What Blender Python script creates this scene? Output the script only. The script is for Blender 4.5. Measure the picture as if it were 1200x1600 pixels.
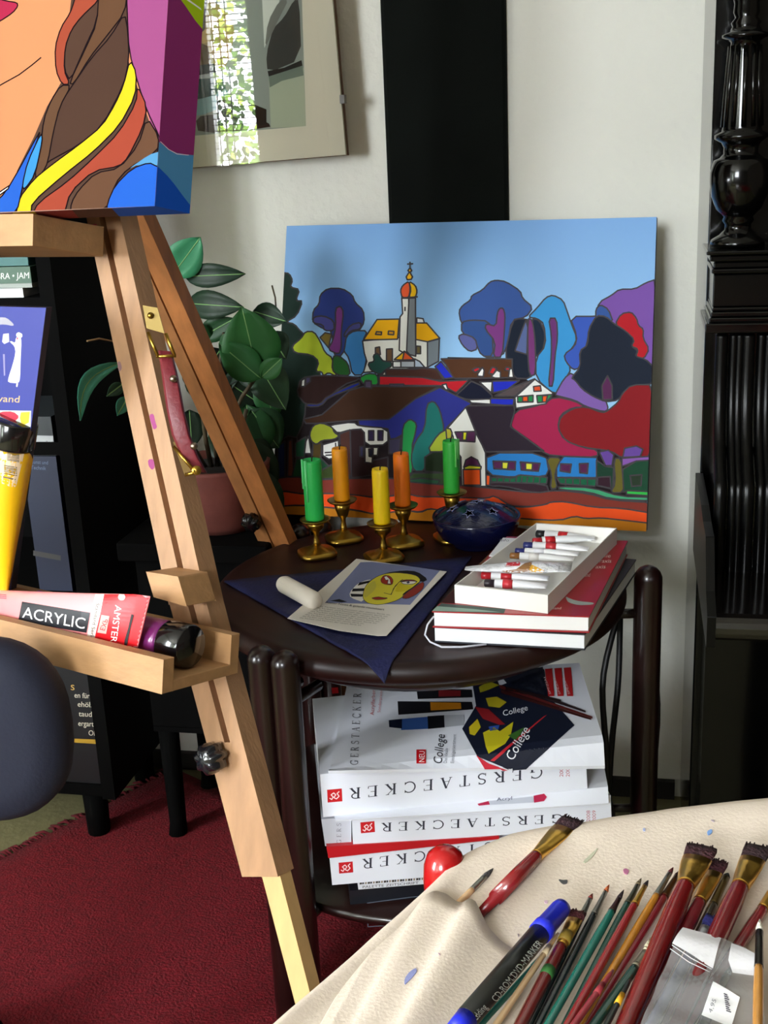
import bpy, math, random, re
from mathutils import Vector, Matrix, noise
from mathutils.geometry import tessellate_polygon
from mathutils.bvhtree import BVHTree
random.seed(7)
V = Vector
sc = bpy.context.scene
COL = sc.collection
for o in list(bpy.data.objects): bpy.data.objects.remove(o)

# ---------------------------------------------------------------- camera
F = 1900.0; H = 1.08
PITCH, YAW, ROLL = math.radians(17), math.radians(12), math.radians(2.57)
_h = V((-math.sin(YAW), math.cos(YAW), 0)); _r = V((math.cos(YAW), math.sin(YAW), 0)); _z = V((0, 0, 1))
FW = _h * math.cos(PITCH) - _z * math.sin(PITCH)
_u = _h * math.sin(PITCH) + _z * math.cos(PITCH)
CR = _r * math.cos(ROLL) - _u * math.sin(ROLL)
CU = _r * math.sin(ROLL) + _u * math.cos(ROLL)
EYE = V((0, 0, H))
cd = bpy.data.cameras.new('camera'); cam = bpy.data.objects.new('camera', cd); COL.objects.link(cam)
cd.sensor_fit = 'HORIZONTAL'; cd.sensor_width = 36; cd.lens = F / 1200 * 36; cd.clip_start = 0.02
cam.matrix_world = Matrix(((CR.x, CU.x, -FW.x, EYE.x), (CR.y, CU.y, -FW.y, EYE.y), (CR.z, CU.z, -FW.z, EYE.z), (0, 0, 0, 1)))
sc.camera = cam
# ---------------------------------------------------------------- light and exposure
sc.view_settings.view_transform = 'Standard'; sc.view_settings.look = 'None'
sc.view_settings.gamma = 1; sc.view_settings.use_curve_mapping = False
sc.view_settings.exposure = 0.78
SKY = 33.0
w = bpy.data.worlds.new('world'); sc.world = w; w.use_nodes = True
bg = w.node_tree.nodes['Background']; bg.inputs[0].default_value = (0.90, 0.95, 1.0, 1); bg.inputs[1].default_value = SKY
WALL_Y, REAR_Y, LEFT_X, RIGHT_X, CEIL = 1.875, -2.6, -2.75, 1.9, 2.5
W1 = (-2.64, -2.22, 0.75, 2.2)      # window in the rear wall: x0 x1 z0 z1
W3 = (-1.65, -0.55, 1.35, 2.35)       # unseen rear-wall window, added to brighten the right of the back wall
W2 = (-1.6, -0.7, 0.75, 2.2)         # unseen left-wall window, added for fill light: y0 y1 z0 z1
def portal(name, loc, rot, sx, sy):
    l = bpy.data.lights.new(name, 'AREA'); l.shape = 'RECTANGLE'; l.size = sx; l.size_y = sy
    l.cycles.is_portal = True
    o = bpy.data.objects.new(name, l); o.location = loc; o.rotation_euler = rot; COL.objects.link(o)
portal('window_portal', ((W1[0]+W1[1])/2, REAR_Y-0.02, (W1[2]+W1[3])/2), (math.radians(90), 0, 0), W1[1]-W1[0], W1[3]-W1[2])
portal('window_portal', (LEFT_X-0.02, (W2[0]+W2[1])/2, (W2[2]+W2[3])/2), (math.radians(90), 0, math.radians(-90)), W2[1]-W2[0], W2[3]-W2[2])  # sky portal of the added left window

portal('window_portal', ((W3[0]+W3[1])/2, REAR_Y-0.02, (W3[2]+W3[3])/2), (math.radians(90), 0, 0), W3[1]-W3[0], W3[3]-W3[2])  # sky portal of the added second rear window

# ---------------------------------------------------------------- helpers
def ray(x, y): return FW + CR * ((x-600)/F) + CU * ((800-y)/F)
def hz(x, y, z):
    d = ray(x, y); return EYE + d*((z-H)/d.z)
def hy(x, y, w):
    d = ray(x, y); return EYE + d*(w/d.y)
def atk(x, y, k): return EYE + ray(x, y)*k
def onp(x, y, p, n):
    d = ray(x, y); return EYE + d*((p-EYE).dot(n)/d.dot(n))
def lin(h):
    h = h.lstrip('#'); c = [int(h[i:i+2], 16)/255 for i in (0, 2, 4)]
    return tuple([(x/12.92 if x <= .04045 else ((x+.055)/1.055)**2.4) for x in c]) + (1,)
_M = {}
def M(col, rough=.5, metal=0, coat=0, bump=0, bscale=60, var=0, vscale=20, spec=.5, trans=0, stretch=None):
    key = (col, rough, metal, coat, bump, bscale, var, vscale, spec, trans, stretch)
    if key in _M: return _M[key]
    m = bpy.data.materials.new('surface_' + col.strip('#')); m.use_nodes = True; nt = m.node_tree
    b = nt.nodes['Principled BSDF']; c = lin(col)
    b.inputs['Base Color'].default_value = c; b.inputs['Roughness'].default_value = rough
    b.inputs['Metallic'].default_value = metal; b.inputs['Coat Weight'].default_value = coat
    b.inputs['Coat Roughness'].default_value = .08
    b.inputs['Specular IOR Level'].default_value = spec
    if trans: b.inputs['Subsurface Weight'].default_value = trans; b.inputs['Subsurface Radius'].default_value = (.01, .006, .003)
    vec = None
    if bump or var:
        tc = nt.nodes.new('ShaderNodeNewGeometry'); vec = tc.outputs['Position']
        if stretch:
            mp = nt.nodes.new('ShaderNodeMapping'); mp.inputs['Scale'].default_value = stretch
            nt.links.new(vec, mp.inputs['Vector']); vec = mp.outputs['Vector']
    if var:
        n = nt.nodes.new('ShaderNodeTexNoise'); n.inputs['Scale'].default_value = vscale; n.inputs['Detail'].default_value = 5
        nt.links.new(vec, n.inputs['Vector'])
        r = nt.nodes.new('ShaderNodeValToRGB')
        r.color_ramp.elements[0].position = .3; r.color_ramp.elements[1].position = .7
        r.color_ramp.elements[0].color = tuple(max(0, x*(1-var)) for x in c[:3]) + (1,)
        r.color_ramp.elements[1].color = tuple(min(1, x*(1+var*.6)) for x in c[:3]) + (1,)
        nt.links.new(n.outputs['Fac'], r.inputs['Fac']); nt.links.new(r.outputs['Color'], b.inputs['Base Color'])
    if bump:
        n = nt.nodes.new('ShaderNodeTexNoise'); n.inputs['Scale'].default_value = bscale; n.inputs['Detail'].default_value = 4
        nt.links.new(vec, n.inputs['Vector'])
        bp = nt.nodes.new('ShaderNodeBump'); bp.inputs['Strength'].default_value = bump; bp.inputs['Distance'].default_value = .004
        nt.links.new(n.outputs['Fac'], bp.inputs['Height']); nt.links.new(bp.outputs['Normal'], b.inputs['Normal'])
    _M[key] = m; return m
def grad_mat(name, a, b_, axis, rough=.55, pos=(0, 1)):
    m = bpy.data.materials.new(name); m.use_nodes = True; nt = m.node_tree; b = nt.nodes['Principled BSDF']
    tc = nt.nodes.new('ShaderNodeTexCoord'); sp = nt.nodes.new('ShaderNodeSeparateXYZ'); nt.links.new(tc.outputs['Generated'], sp.inputs[0])
    r = nt.nodes.new('ShaderNodeValToRGB'); r.color_ramp.elements[0].color = lin(a); r.color_ramp.elements[1].color = lin(b_)
    r.color_ramp.elements[0].position = pos[0]; r.color_ramp.elements[1].position = pos[1]
    nt.links.new(sp.outputs[axis], r.inputs['Fac']); nt.links.new(r.outputs['Color'], b.inputs['Base Color'])
    b.inputs['Roughness'].default_value = rough; return m
def glass_mat(name, tint=(1, 1, 1, 1), refl_ior=1.5, rough=0.0):
    m = bpy.data.materials.new(name); m.use_nodes = True; nt = m.node_tree; nt.nodes.clear()
    out = nt.nodes.new('ShaderNodeOutputMaterial'); mx = nt.nodes.new('ShaderNodeMixShader')
    t = nt.nodes.new('ShaderNodeBsdfTransparent'); t.inputs[0].default_value = tint
    g = nt.nodes.new('ShaderNodeBsdfGlossy'); g.inputs['Roughness'].default_value = rough
    f = nt.nodes.new('ShaderNodeFresnel'); f.inputs['IOR'].default_value = refl_ior
    nt.links.new(f.outputs[0], mx.inputs[0]); nt.links.new(t.outputs[0], mx.inputs[1]); nt.links.new(g.outputs[0], mx.inputs[2])
    nt.links.new(mx.outputs[0], out.inputs[0]); return m

class MB:
    def __init__(s): s.v = []; s.f = []; s.m = []; s.sm = []; s.mats = []
    def mi(s, m):
        if m not in s.mats: s.mats.append(m)
        return s.mats.index(m)
    def add(s, vs, fs, m, smooth=False):
        b = len(s.v); s.v += [V(p) for p in vs]; k = s.mi(m)
        for f in fs: s.f.append([b+i for i in f]); s.m.append(k); s.sm.append(smooth)
        return s
    def prism(s, base, vec, m, m2=None):      # closed solid from a planar polygon
        n = len(base); base = [V(p) for p in base]; vec = V(vec)
        tri = tessellate_polygon([base]) if n > 4 else None
        vs = base + [p+vec for p in base]
        caps = [list(t) for t in tri] if tri else [list(range(n))]
        s.add(vs, caps + [[i+n for i in reversed(c)] for c in caps], m)
        s.add(vs, [[i, (i+1) % n, (i+1) % n+n, i+n] for i in range(n)], m2 or m)
        return s
    def box(s, lo, hi, m, fr=None):
        o, ex, ey, ez = fr or (V((0, 0, 0)), V((1, 0, 0)), V((0, 1, 0)), V((0, 0, 1)))
        P = lambda a, b, c: o+ex*a+ey*b+ez*c
        x0, y0, z0 = lo; x1, y1, z1 = hi
        return s.add([P(x0,y0,z0),P(x1,y0,z0),P(x1,y1,z0),P(x0,y1,z0),P(x0,y0,z1),P(x1,y0,z1),P(x1,y1,z1),P(x0,y1,z1)],
              [[0,3,2,1],[4,5,6,7],[0,1,5,4],[1,2,6,5],[2,3,7,6],[3,0,4,7]], m)
    def loft(s, rings, m, caps=True, smooth=True):
        n = len(rings[0]); vs = [p for r in rings for p in r]; fs = []
        for i in range(len(rings)-1):
            for j in range(n): fs.append([i*n+j, i*n+(j+1) % n, (i+1)*n+(j+1) % n, (i+1)*n+j])
        if caps: fs += [list(range(n))[::-1], [(len(rings)-1)*n+j for j in range(n)]]
        return s.add(vs, fs, m, smooth)
    def tube(s, pts, r, m, n=10, flat=1.0, up=None, caps=True):
        pts = [V(p) for p in pts]; rs = r if isinstance(r, (list, tuple)) else [r]*len(pts); rings = []
        for i, p in enumerate(pts):
            d = (pts[min(i+1, len(pts)-1)]-pts[max(i-1, 0)]).normalized()
            if d.length == 0: d = V((0, 0, 1))
            a = (up if up else (V((0, 0, 1)) if abs(d.z) < .9 else V((0, 1, 0))))
            sd = d.cross(a).normalized() if i == 0 or up else (sd-d*sd.dot(d)).normalized(); up2 = sd.cross(d).normalized()
            rings.append([p + sd*(math.cos(t)*rs[i]) + up2*(math.sin(t)*rs[i]*flat) for t in [2*math.pi*j/n for j in range(n)]])
        return s.loft(rings, m, caps)
    def lathe(s, prof, c, m, n=24, axis=None, smooth=True):   # prof: (radius, height)
        c = V(c); ez = V(axis).normalized() if axis else V((0, 0, 1))
        ex = ez.cross(V((0, 1, 0)) if abs(ez.y) < .9 else V((1, 0, 0))).normalized(); ey = ez.cross(ex)
        rings = [[c+ez*h+(ex*math.cos(t)+ey*math.sin(t))*max(r, 1e-5) for t in [2*math.pi*j/n for j in range(n)]] for r, h in prof]
        return s.loft(rings, m, True, smooth)
    def blade(s, c, d, sd, nn, prof, m, n=10, jag=0):          # elliptic loft: prof = (t, a, b)
        rings = []
        for q, (t, a, b) in enumerate(prof):
            rings.append([c+d*(t+(random.uniform(-jag, jag) if q == 0 else 0))+sd*(math.cos(x)*a)+nn*(math.sin(x)*b) for x in [2*math.pi*j/n for j in range(n)]])
        return s.loft(rings, m)
    def poly(s, S, pts, m, layer=1, sub=None):
        if S.clip: pts = clip(pts, S.clip)
        if len(pts) < 3: return s
        tri = tessellate_polygon([[V((x, y, 0)) for x, y in pts]]); T = [[pts[i] for i in t] for t in tri]
        if sub:
            out = []
            while T:
                t = T.pop(); L = [math.dist(t[i], t[(i+1) % 3]) for i in range(3)]; k = L.index(max(L))
                if L[k] > sub:
                    a, b, c = t[k], t[(k+1) % 3], t[(k+2) % 3]; mm = ((a[0]+b[0])/2, (a[1]+b[1])/2); T += [(a, mm, c), (mm, b, c)]
                else: out.append(t)
            T = out
        vs = []; fs = []
        for t in T:
            P = [S.at(p[0], p[1], layer) for p in t]
            if any(p is None for p in P): continue
            nn = (P[1]-P[0]).cross(P[2]-P[0])
            if nn.length < 1e-14: continue
            if nn.dot(S.facing) < 0: P.reverse()
            k = len(vs); vs += P; fs.append([k, k+1, k+2])
        return s.add(vs, fs, m)
    def stroke(s, S, pts, wd, m, layer=2, closed=False):
        n = len(pts)
        for i in range(n if closed else n-1):
            a, b = pts[i], pts[(i+1) % n]; L = math.dist(a, b)
            if L < 1e-6: continue
            if S.clip and not (inside(a, S.clip) or inside(b, S.clip)): continue
            dx, dy = (b[0]-a[0])/L, (b[1]-a[1])/L; h = wd/2; e = h*.45
            q = [(a[0]-dx*e-dy*h, a[1]-dy*e+dx*h), (b[0]+dx*e-dy*h, b[1]+dy*e+dx*h), (b[0]+dx*e+dy*h, b[1]+dy*e-dx*h), (a[0]-dx*e+dy*h, a[1]-dy*e-dx*h)]
            s.poly(S, q, m, layer)
        return s
    def text(s, S, body, o, ux, uy, m, layer=3, serif=False, fit=None):
        # o baseline start, ux direction of reading (scaled to letter size), uy direction of letter height
        if serif: T, wd = serif_text(body)
        else: T, wd = font_text(body)
        k = (fit/wd) if fit else 1.0
        vs = []; fs = []
        for t in T:
            P = [S.at(o[0]+ux[0]*x*k+uy[0]*y, o[1]+ux[1]*x*k+uy[1]*y, layer) for x, y in t]
            if any(p is None for p in P): continue
            if (P[1]-P[0]).cross(P[2]-P[0]).dot(S.facing) < 0: P.reverse()
            b = len(vs); vs += P; fs.append(list(range(b, b+len(P))))
        return s.add(vs, fs, m)
    def build(s, name, parent=None, bevel=0, solid=0, shade=None, **tags):
        me = bpy.data.meshes.new(name)
        if parent is not None: org = parent['_o'] if False else ORG[parent.name]
        else:
            xs = [p.x for p in s.v]; ys = [p.y for p in s.v]; org = V(((min(xs)+max(xs))/2, (min(ys)+max(ys))/2, min(p.z for p in s.v)))
        me.from_pydata([p-org for p in s.v], [], s.f)
        for m in s.mats: me.materials.append(m)
        me.polygons.foreach_set('material_index', s.m); me.polygons.foreach_set('use_smooth', s.sm); me.update()
        o = bpy.data.objects.new(name, me); COL.objects.link(o)
        if parent is not None: o.parent = parent; ORG[o.name] = org
        else: o.location = org; ORG[o.name] = org
        if bevel:
            md = o.modifiers.new('bevel', 'BEVEL'); md.width = bevel; md.segments = 2; md.limit_method = 'ANGLE'; md.angle_limit = .7
            md.harden_normals = False
        if solid: md = o.modifiers.new('solid', 'SOLIDIFY'); md.thickness = solid
        for k, v in tags.items(): o[k] = v
        return o
ORG = {}
def thing(name, label, cat, loc, group=None):
    o = bpy.data.objects.new(name, None); COL.objects.link(o); o.location = loc; ORG[o.name] = V(loc)
    o.empty_display_size = .05; o['label'] = label; o['category'] = cat
    if group: o['group'] = group
    return o
def T(label, cat, group=None):
    d = dict(label=label, category=cat)
    if group: d['group'] = group
    return d
ST = dict(kind='structure')
LAY = 2.5e-5
class PX:                     # a flat surface addressed by photo pixels
    def __init__(s, p, n, clip=None, lay=LAY):
        s.p = V(p); s.n = V(n).normalized(); s.clip = clip; s.lay = lay
        if s.n.dot(EYE-s.p) < 0: s.n = -s.n
        s.facing = s.n
    def at(s, x, y, l=0): return onp(x, y, s.p, s.n) + s.n*(l*s.lay)
class HIT:                    # a curved surface addressed by photo pixels
    def __init__(s, mb, lay=LAY*4):
        s.t = BVHTree.FromPolygons(mb.v, mb.f); s.lay = lay; s.clip = None; s.facing = -FW
    def at(s, x, y, l=0):
        d = ray(x, y).normalized(); loc, n, i, dd = s.t.ray_cast(EYE, d)
        if loc is None: return None
        if n.dot(d) > 0: n = -n
        return loc + n*(l*s.lay)
def plane3(a, b, c): return (b-a).cross(c-a).normalized()
def inside(p, q):
    sgn = None
    for i in range(len(q)):
        a, b = q[i], q[(i+1) % len(q)]; c = (b[0]-a[0])*(p[1]-a[1])-(b[1]-a[1])*(p[0]-a[0])
        if sgn is None: sgn = c > 0
        elif (c > 0) != sgn: return False
    return True
def clip(pts, q):
    A = sum(q[i][0]*q[(i+1) % len(q)][1]-q[(i+1) % len(q)][0]*q[i][1] for i in range(len(q)))
    for i in range(len(q)):
        a, b = q[i], q[(i+1) % len(q)]
        f = lambda p: ((b[0]-a[0])*(p[1]-a[1])-(b[1]-a[1])*(p[0]-a[0]))*(1 if A > 0 else -1)
        out = []
        for j in range(len(pts)):
            p, r = pts[j], pts[(j+1) % len(pts)]; fp, fr = f(p), f(r)
            if fp >= 0: out.append(p)
            if (fp >= 0) != (fr >= 0): t = fp/(fp-fr); out.append((p[0]+(r[0]-p[0])*t, p[1]+(r[1]-p[1])*t))
        pts = out
        if len(pts) < 3: return []
    return pts
def smooth2(pts, closed=True, it=1):
    for _ in range(it):
        n = len(pts); out = []
        rng = range(n) if closed else range(n-1)
        if not closed: out.append(pts[0])
        for i in rng:
            a, b = pts[i], pts[(i+1) % n]
            out += [(a[0]*.78+b[0]*.22, a[1]*.78+b[1]*.22), (a[0]*.22+b[0]*.78, a[1]*.22+b[1]*.78)]
        if not closed: out.append(pts[-1])
        pts = out
    return pts
_F = {}
def font_text(body):
    if body in _F: return _F[body]
    cu = bpy.data.curves.new('t', 'FONT'); cu.body = body; cu.size = 1.38; cu.resolution_u = 3
    o = bpy.data.objects.new('t', cu); COL.objects.link(o)
    dg = bpy.context.evaluated_depsgraph_get(); me = bpy.data.meshes.new_from_object(o.evaluated_get(dg))
    T_ = [[(me.vertices[i].co.x, me.vertices[i].co.y) for i in p.vertices] for p in me.polygons]
    wd = max([x for t in T_ for x, y in t] or [1]); bpy.data.objects.remove(o); bpy.data.meshes.remove(me)
    _F[body] = (T_, wd); return _F[body]
def arc(cx, cy, rx, ry, a, b, n=10): return [(cx+rx*math.cos(math.radians(a+(b-a)*i/n)), cy+ry*math.sin(math.radians(a+(b-a)*i/n))) for i in range(n+1)]
TH, TN = .13, .05
GL = {'E': [([(.14,0),(.14,1)],TH),([(.02,.975),(.56,.975),(.56,.8)],TN),([(.14,.52),(.44,.52)],TN),([(.02,.025),(.58,.025),(.6,.22)],TN)],
 'K': [([(.14,0),(.14,1)],TH),([(.02,.975),(.26,.975)],TN),([(.02,.025),(.26,.025)],TN),([(.18,.45),(.56,.975)],TN),([(.3,.55),(.62,.02)],TH),([(.46,.975),(.66,.975)],TN),([(.5,.025),(.74,.025)],TN)],
 'T': [([(.34,0),(.34,1)],TH),([(.04,.78),(.04,.975),(.64,.975),(.64,.78)],TN),([(.22,.025),(.46,.025)],TN)],
 'A': [([(.08,0),(.36,.98)],TN),([(.36,.98),(.62,0)],TH),([(.2,.36),(.5,.36)],TN),([(0,.025),(.18,.025)],TN),([(.5,.025),(.74,.025)],TN)],
 'R': [([(.14,0),(.14,1)],TH),([(.02,.975),(.3,.975)]+arc(.3,.74,.24,.235,90,-90,8)+[(.14,.505)],TN*1.6),([(.3,.5),(.6,.02)],TH),([(.02,.025),(.26,.025)],TN),([(.5,.025),(.7,.025)],TN)],
 'C': [(arc(.42,.5,.36,.48,45,315,18),.09),([(.68,.98),(.68,.74)],TN),([(.68,.25),(.68,.02)],TN)],
 'G': [(arc(.42,.5,.36,.48,45,320,18),.09),([(.68,.98),(.68,.74)],TN),([(.66,.02),(.66,.42)],TH),([(.5,.42),(.78,.42)],TN)],
 'S': [(arc(.3,.75,.2,.22,40,270,10)+arc(.3,.26,.22,.25,90,-140,10),.09),([(.48,.98),(.48,.78)],TN),([(.08,.24),(.08,.0)],TN)]}
ADV = {'E': .78,'K': .88,'T': .84,'A': .88,'R': .84,'C': .92,'G': .98,'S': .74,' ': .5}
def serif_text(body):
    out = []; x0 = 0
    for ch in body:
        for pl, wd in GL.get(ch, []):
            for i in range(len(pl)-1):
                (ax, ay), (bx, by) = pl[i], pl[i+1]; L = math.hypot(bx-ax, by-ay) or 1; dx, dy = (bx-ax)/L*wd/2, (by-ay)/L*wd/2; e = .15
                out.append([(x0+ax-dy-dx*e, ay+dx-dy*e), (x0+bx-dy+dx*e, by+dx+dy*e), (x0+bx+dy+dx*e, by-dx+dy*e), (x0+ax+dy-dx*e, ay-dx-dy*e)])
        x0 += ADV[ch]+.3
    return out, x0-.4
# polygons digitised from crops of the photograph: a capital letter picks the crop's scale and offset
CROPS = {'A': (3.75, 420, 330), 'B': (3.529, 700, 330), 'C': (3.636, 410, 560), 'D': (3.529, 700, 560), 'E': (3, 0, 0), 'F': (7.5, 560, 860),
         'G': (2.927, 290, 0), 'H': (2.857, 0, 380), 'I': (3.158, 340, 660), 'J': (3, 640, 760), 'K': (3, 0, 860), 'L': (2.3077, 460, 1020), 'P': (1, 0, 0)}
def pp(s):
    out = []; tag = 'P'
    for tok in s.split():
        m_ = re.match(r'([A-Z]?)(-?[\d.]+),(-?[\d.]+)', tok)
        if m_.group(1): tag = m_.group(1)
        k, ox, oy = CROPS[tag]; out.append((ox+float(m_.group(2))/k, oy+float(m_.group(3))/k))
    return out
def paint(mb, S, items, line, lw, rough=.5, start=2):
    L = start
    for it in items:
        col, s = it[0], it[1]; opt = it[2] if len(it) > 2 else ''
        pts = pp(s)
        if 'x' not in opt: pts = smooth2(pts, closed='o' not in opt, it=1 if len(pts) > 5 else 0)
        if col: mb.poly(S, pts, M(col, .8, spec=.2), L); L += 1
        if 'n' not in opt: mb.stroke(S, pts, lw, line, L, closed='o' not in opt); L += 1
    return L
def dk(h, k):
    f = lambda c: (c*12.92 if c <= .0031308 else 1.055*c**(1/2.4)-.055)
    return '%02x%02x%02x' % tuple(int(round(255*min(1, f(x*k)))) for x in lin(h)[:3])

# ================================================================ materials
WHITE = M('f1f0e8', .9, bump=.25, bscale=55)
WALLM = M('ecece2', .92, bump=.5, bscale=70, var=.02, vscale=8)
BLK = M('010101', .85, bump=.1, bscale=30, spec=.1)
LINE = M('241a22', .6)
WOOD = M('a67e5a', .55, var=.16, vscale=9, stretch=(9, 9, 1.2), bump=.12, bscale=30)
WOODX = M('ac8256', .55, var=.14, vscale=9, stretch=(1.5, 9, 9), bump=.1, bscale=30)
WOODB = M('b0703c', .55, var=.2, vscale=9, stretch=(9, 9, 1.2), bump=.12, bscale=30)
DARKW = M('1c0a08', .28, coat=.25, var=.35, vscale=14, bump=.04)
BRASS = M('b08d3c', .3, metal=1, bump=.1, bscale=120)
PAPER = M('eceef4', .6)
# ================================================================ the room
TZ = 0.52
mb = MB(); mb.box((LEFT_X-.15, REAR_Y-.15, -.12), (RIGHT_X+.15, WALL_Y+.2, 0), M('7d7752', .75, bump=.3, bscale=90, var=.12, vscale=30)); mb.build('floor', **ST)
mb = MB(); mb.box((LEFT_X-.15, REAR_Y-.15, CEIL), (RIGHT_X+.15, WALL_Y+.2, CEIL+.12), M('c4c0b4', .9)); mb.build('ceiling', **ST)
mb = MB(); mb.box((LEFT_X-.15, WALL_Y, 0), (RIGHT_X+.15, WALL_Y+.2, CEIL), WALLM); mb.build('wall_back', **ST)
mb = MB(); mb.box((RIGHT_X, REAR_Y, 0), (RIGHT_X+.15, WALL_Y, CEIL), M('5c5248', .9)); mb.build('wall_right', **ST)
mb = MB(); y0, y1, z0, z1 = W2
mb.box((LEFT_X-.15, REAR_Y, 0), (LEFT_X, WALL_Y, z0), WALLM).box((LEFT_X-.15, REAR_Y, z1), (LEFT_X, WALL_Y, CEIL), WALLM)
mb.box((LEFT_X-.15, REAR_Y, z0), (LEFT_X, y0, z1), WALLM).box((LEFT_X-.15, y1, z0), (LEFT_X, WALL_Y, z1), WALLM); mb.build('wall_left', **ST)
REARM = M('6e675c', .9)
mb = MB(); x0, x1, z0, z1 = W1
mb.box((LEFT_X-.15, REAR_Y-.15, 0), (RIGHT_X+.15, REAR_Y, z0), REARM).box((LEFT_X-.15, REAR_Y-.15, W3[3]), (RIGHT_X+.15, REAR_Y, CEIL), REARM).box((LEFT_X-.15, REAR_Y-.15, z1), (W3[0], REAR_Y, W3[3]), REARM).box((W3[1], REAR_Y-.15, z1), (RIGHT_X+.15, REAR_Y, W3[3]), REARM)
mb.box((LEFT_X-.15, REAR_Y-.15, z0), (x0, REAR_Y, z1), REARM).box((x1, REAR_Y-.15, z0), (W3[0], REAR_Y, z1), REARM).box((W3[1], REAR_Y-.15, z0), (RIGHT_X+.15, REAR_Y, z1), REARM)
mb.box((W3[0], REAR_Y-.15, z0), (W3[1], REAR_Y, W3[2]), REARM); mb.build('wall_rear', **ST)
WF = M('e8e8e4', .5)
mb = MB()
for a, b in (((x0, REAR_Y-.09, z0), (x0+.035, REAR_Y-.04, z1)), ((x1-.035, REAR_Y-.09, z0), (x1, REAR_Y-.04, z1)), ((x0, REAR_Y-.09, z0), (x1, REAR_Y-.04, z0+.04)), ((x0, REAR_Y-.09, z1-.04), (x1, REAR_Y-.04, z1))): mb.box(a, b, WF)
wn = mb.build('window_1', **ST)
mb = MB()
for i in range(46):
    z = z0+.05+i*.03; mb.box((x0+.04, REAR_Y-.035, z), (x1-.03, REAR_Y-.012, z+.0035), M('3c3f38', .6))
for x in (x0+.07, x0+.11, x0+.15): mb.box((x, REAR_Y-.03, z0), (x+.004, REAR_Y-.02, z1), M('3c3f38', .6))
mb.build('window_blind', wn)
mb = MB(); a0_, a1_, b0_, b1_ = W3
for a, b in (((a0_, REAR_Y-.09, b0_), (a0_+.05, REAR_Y-.04, b1_)), ((a1_-.05, REAR_Y-.09, b0_), (a1_, REAR_Y-.04, b1_)), (((a0_+a1_)/2-.03, REAR_Y-.09, b0_), ((a0_+a1_)/2+.03, REAR_Y-.04, b1_)), ((a0_, REAR_Y-.09, b0_), (a1_, REAR_Y-.04, b0_+.05)), ((a0_, REAR_Y-.09, b1_-.05), (a1_, REAR_Y-.04, b1_))): mb.box(a, b, WF)
mb.build('fill_window_3', **ST)  # frame of the unseen rear window added for its light
y0, y1, z0, z1 = W2; mb = MB()
for a, b in (((LEFT_X-.09, y0, z0), (LEFT_X-.04, y0+.05, z1)), ((LEFT_X-.09, y1-.05, z0), (LEFT_X-.04, y1, z1)), ((LEFT_X-.09, -1.18, z0), (LEFT_X-.04, -1.12, z1)), ((LEFT_X-.09, y0, z0), (LEFT_X-.04, y1, z0+.05)), ((LEFT_X-.09, y0, z1-.05), (LEFT_X-.04, y1, z1))): mb.box(a, b, WF)
mb.build('fill_window_2', **ST)  # frame of the unseen left window added as fill
# garden trees outside the rear window (seen mirrored in the picture glass)
mb = MB(); R = random.Random(3); gm = [M('6a8a32', .6), M('a8c050', .6), M('3c5a20', .6), M('2a3a18', .6)]
for i in range(7000):
    c = V((R.uniform(-4.6, -2.1), R.uniform(-4.8, -3.9), R.uniform(.2, 3.6)))
    a = V((R.uniform(-1, 1), R.uniform(-.4, .4), R.uniform(-1, 1))).normalized()*R.uniform(.02, .045); b = a.cross(V((R.uniform(-.6, .6), 1, R.uniform(-.6, .6)))).normalized()*a.length*.6
    mb.add([c-a, c+b, c+a, c-b], [[0, 1, 2, 3]], gm[i % 4])
mb.build('garden_foliage', kind='stuff', label='garden foliage outside the rear window', category='foliage')
# baseboard and black post
mb = MB(); mb.box((LEFT_X, WALL_Y-.012, 0), (.08, WALL_Y, .032), M('15110f', .5)); mb.build('baseboard_back', **ST)
PX0, PX1 = hy(597, 100, WALL_Y-.012).x, hy(792, 170, WALL_Y-.012).x
mb = MB(); mb.box((PX0, WALL_Y-.012, .0), (PX1, WALL_Y+.02, CEIL-.01), M('0b0f0c', .8, spec=.1, bump=.25, bscale=25, var=.3, vscale=12)); mb.build('trim_1', bevel=.006, **ST)

# ================================================================ framed picture on the wall
tw_ = math.radians(2.5); pn = V((-math.sin(tw_), -math.cos(tw_), 0)); gy = WALL_Y-.042
BR = hy(540, 243, gy); BL = onp(300, 263, BR, pn)
ex = (BL-BR).normalized(); ez = pn.cross(ex); ez = ez if ez.z > 0 else -ez
root = thing('clip_frame_picture', 'frameless glass clip picture with cream mat hanging on the white wall', 'picture', BR+ex*.2-pn*.012)
def rect3(o, a, b, u0, u1, v0, v1): return [o+a*u0+b*v0, o+a*u1+b*v0, o+a*u1+b*v1, o+a*u0+b*v1]
mb = MB(); mb.prism(rect3(BR-pn*.012, ex, ez, .0, .42, 0, .58), -pn*.008, M('6b4a33', .7)); mb.build('backing_board', root)
MATM = M('cfc9b2', .8)
mb = MB(); mb.prism(rect3(BR-pn*.005, ex, ez, .001, .419, .001, .579), -pn*.006, MATM)
mb.build('mat', root)
mb = MB(); Sp = PX(BR-pn*.0049, pn, lay=1e-5, clip=[(305, 212), (478, 197), (456, -500), (290, -500)])
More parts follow.
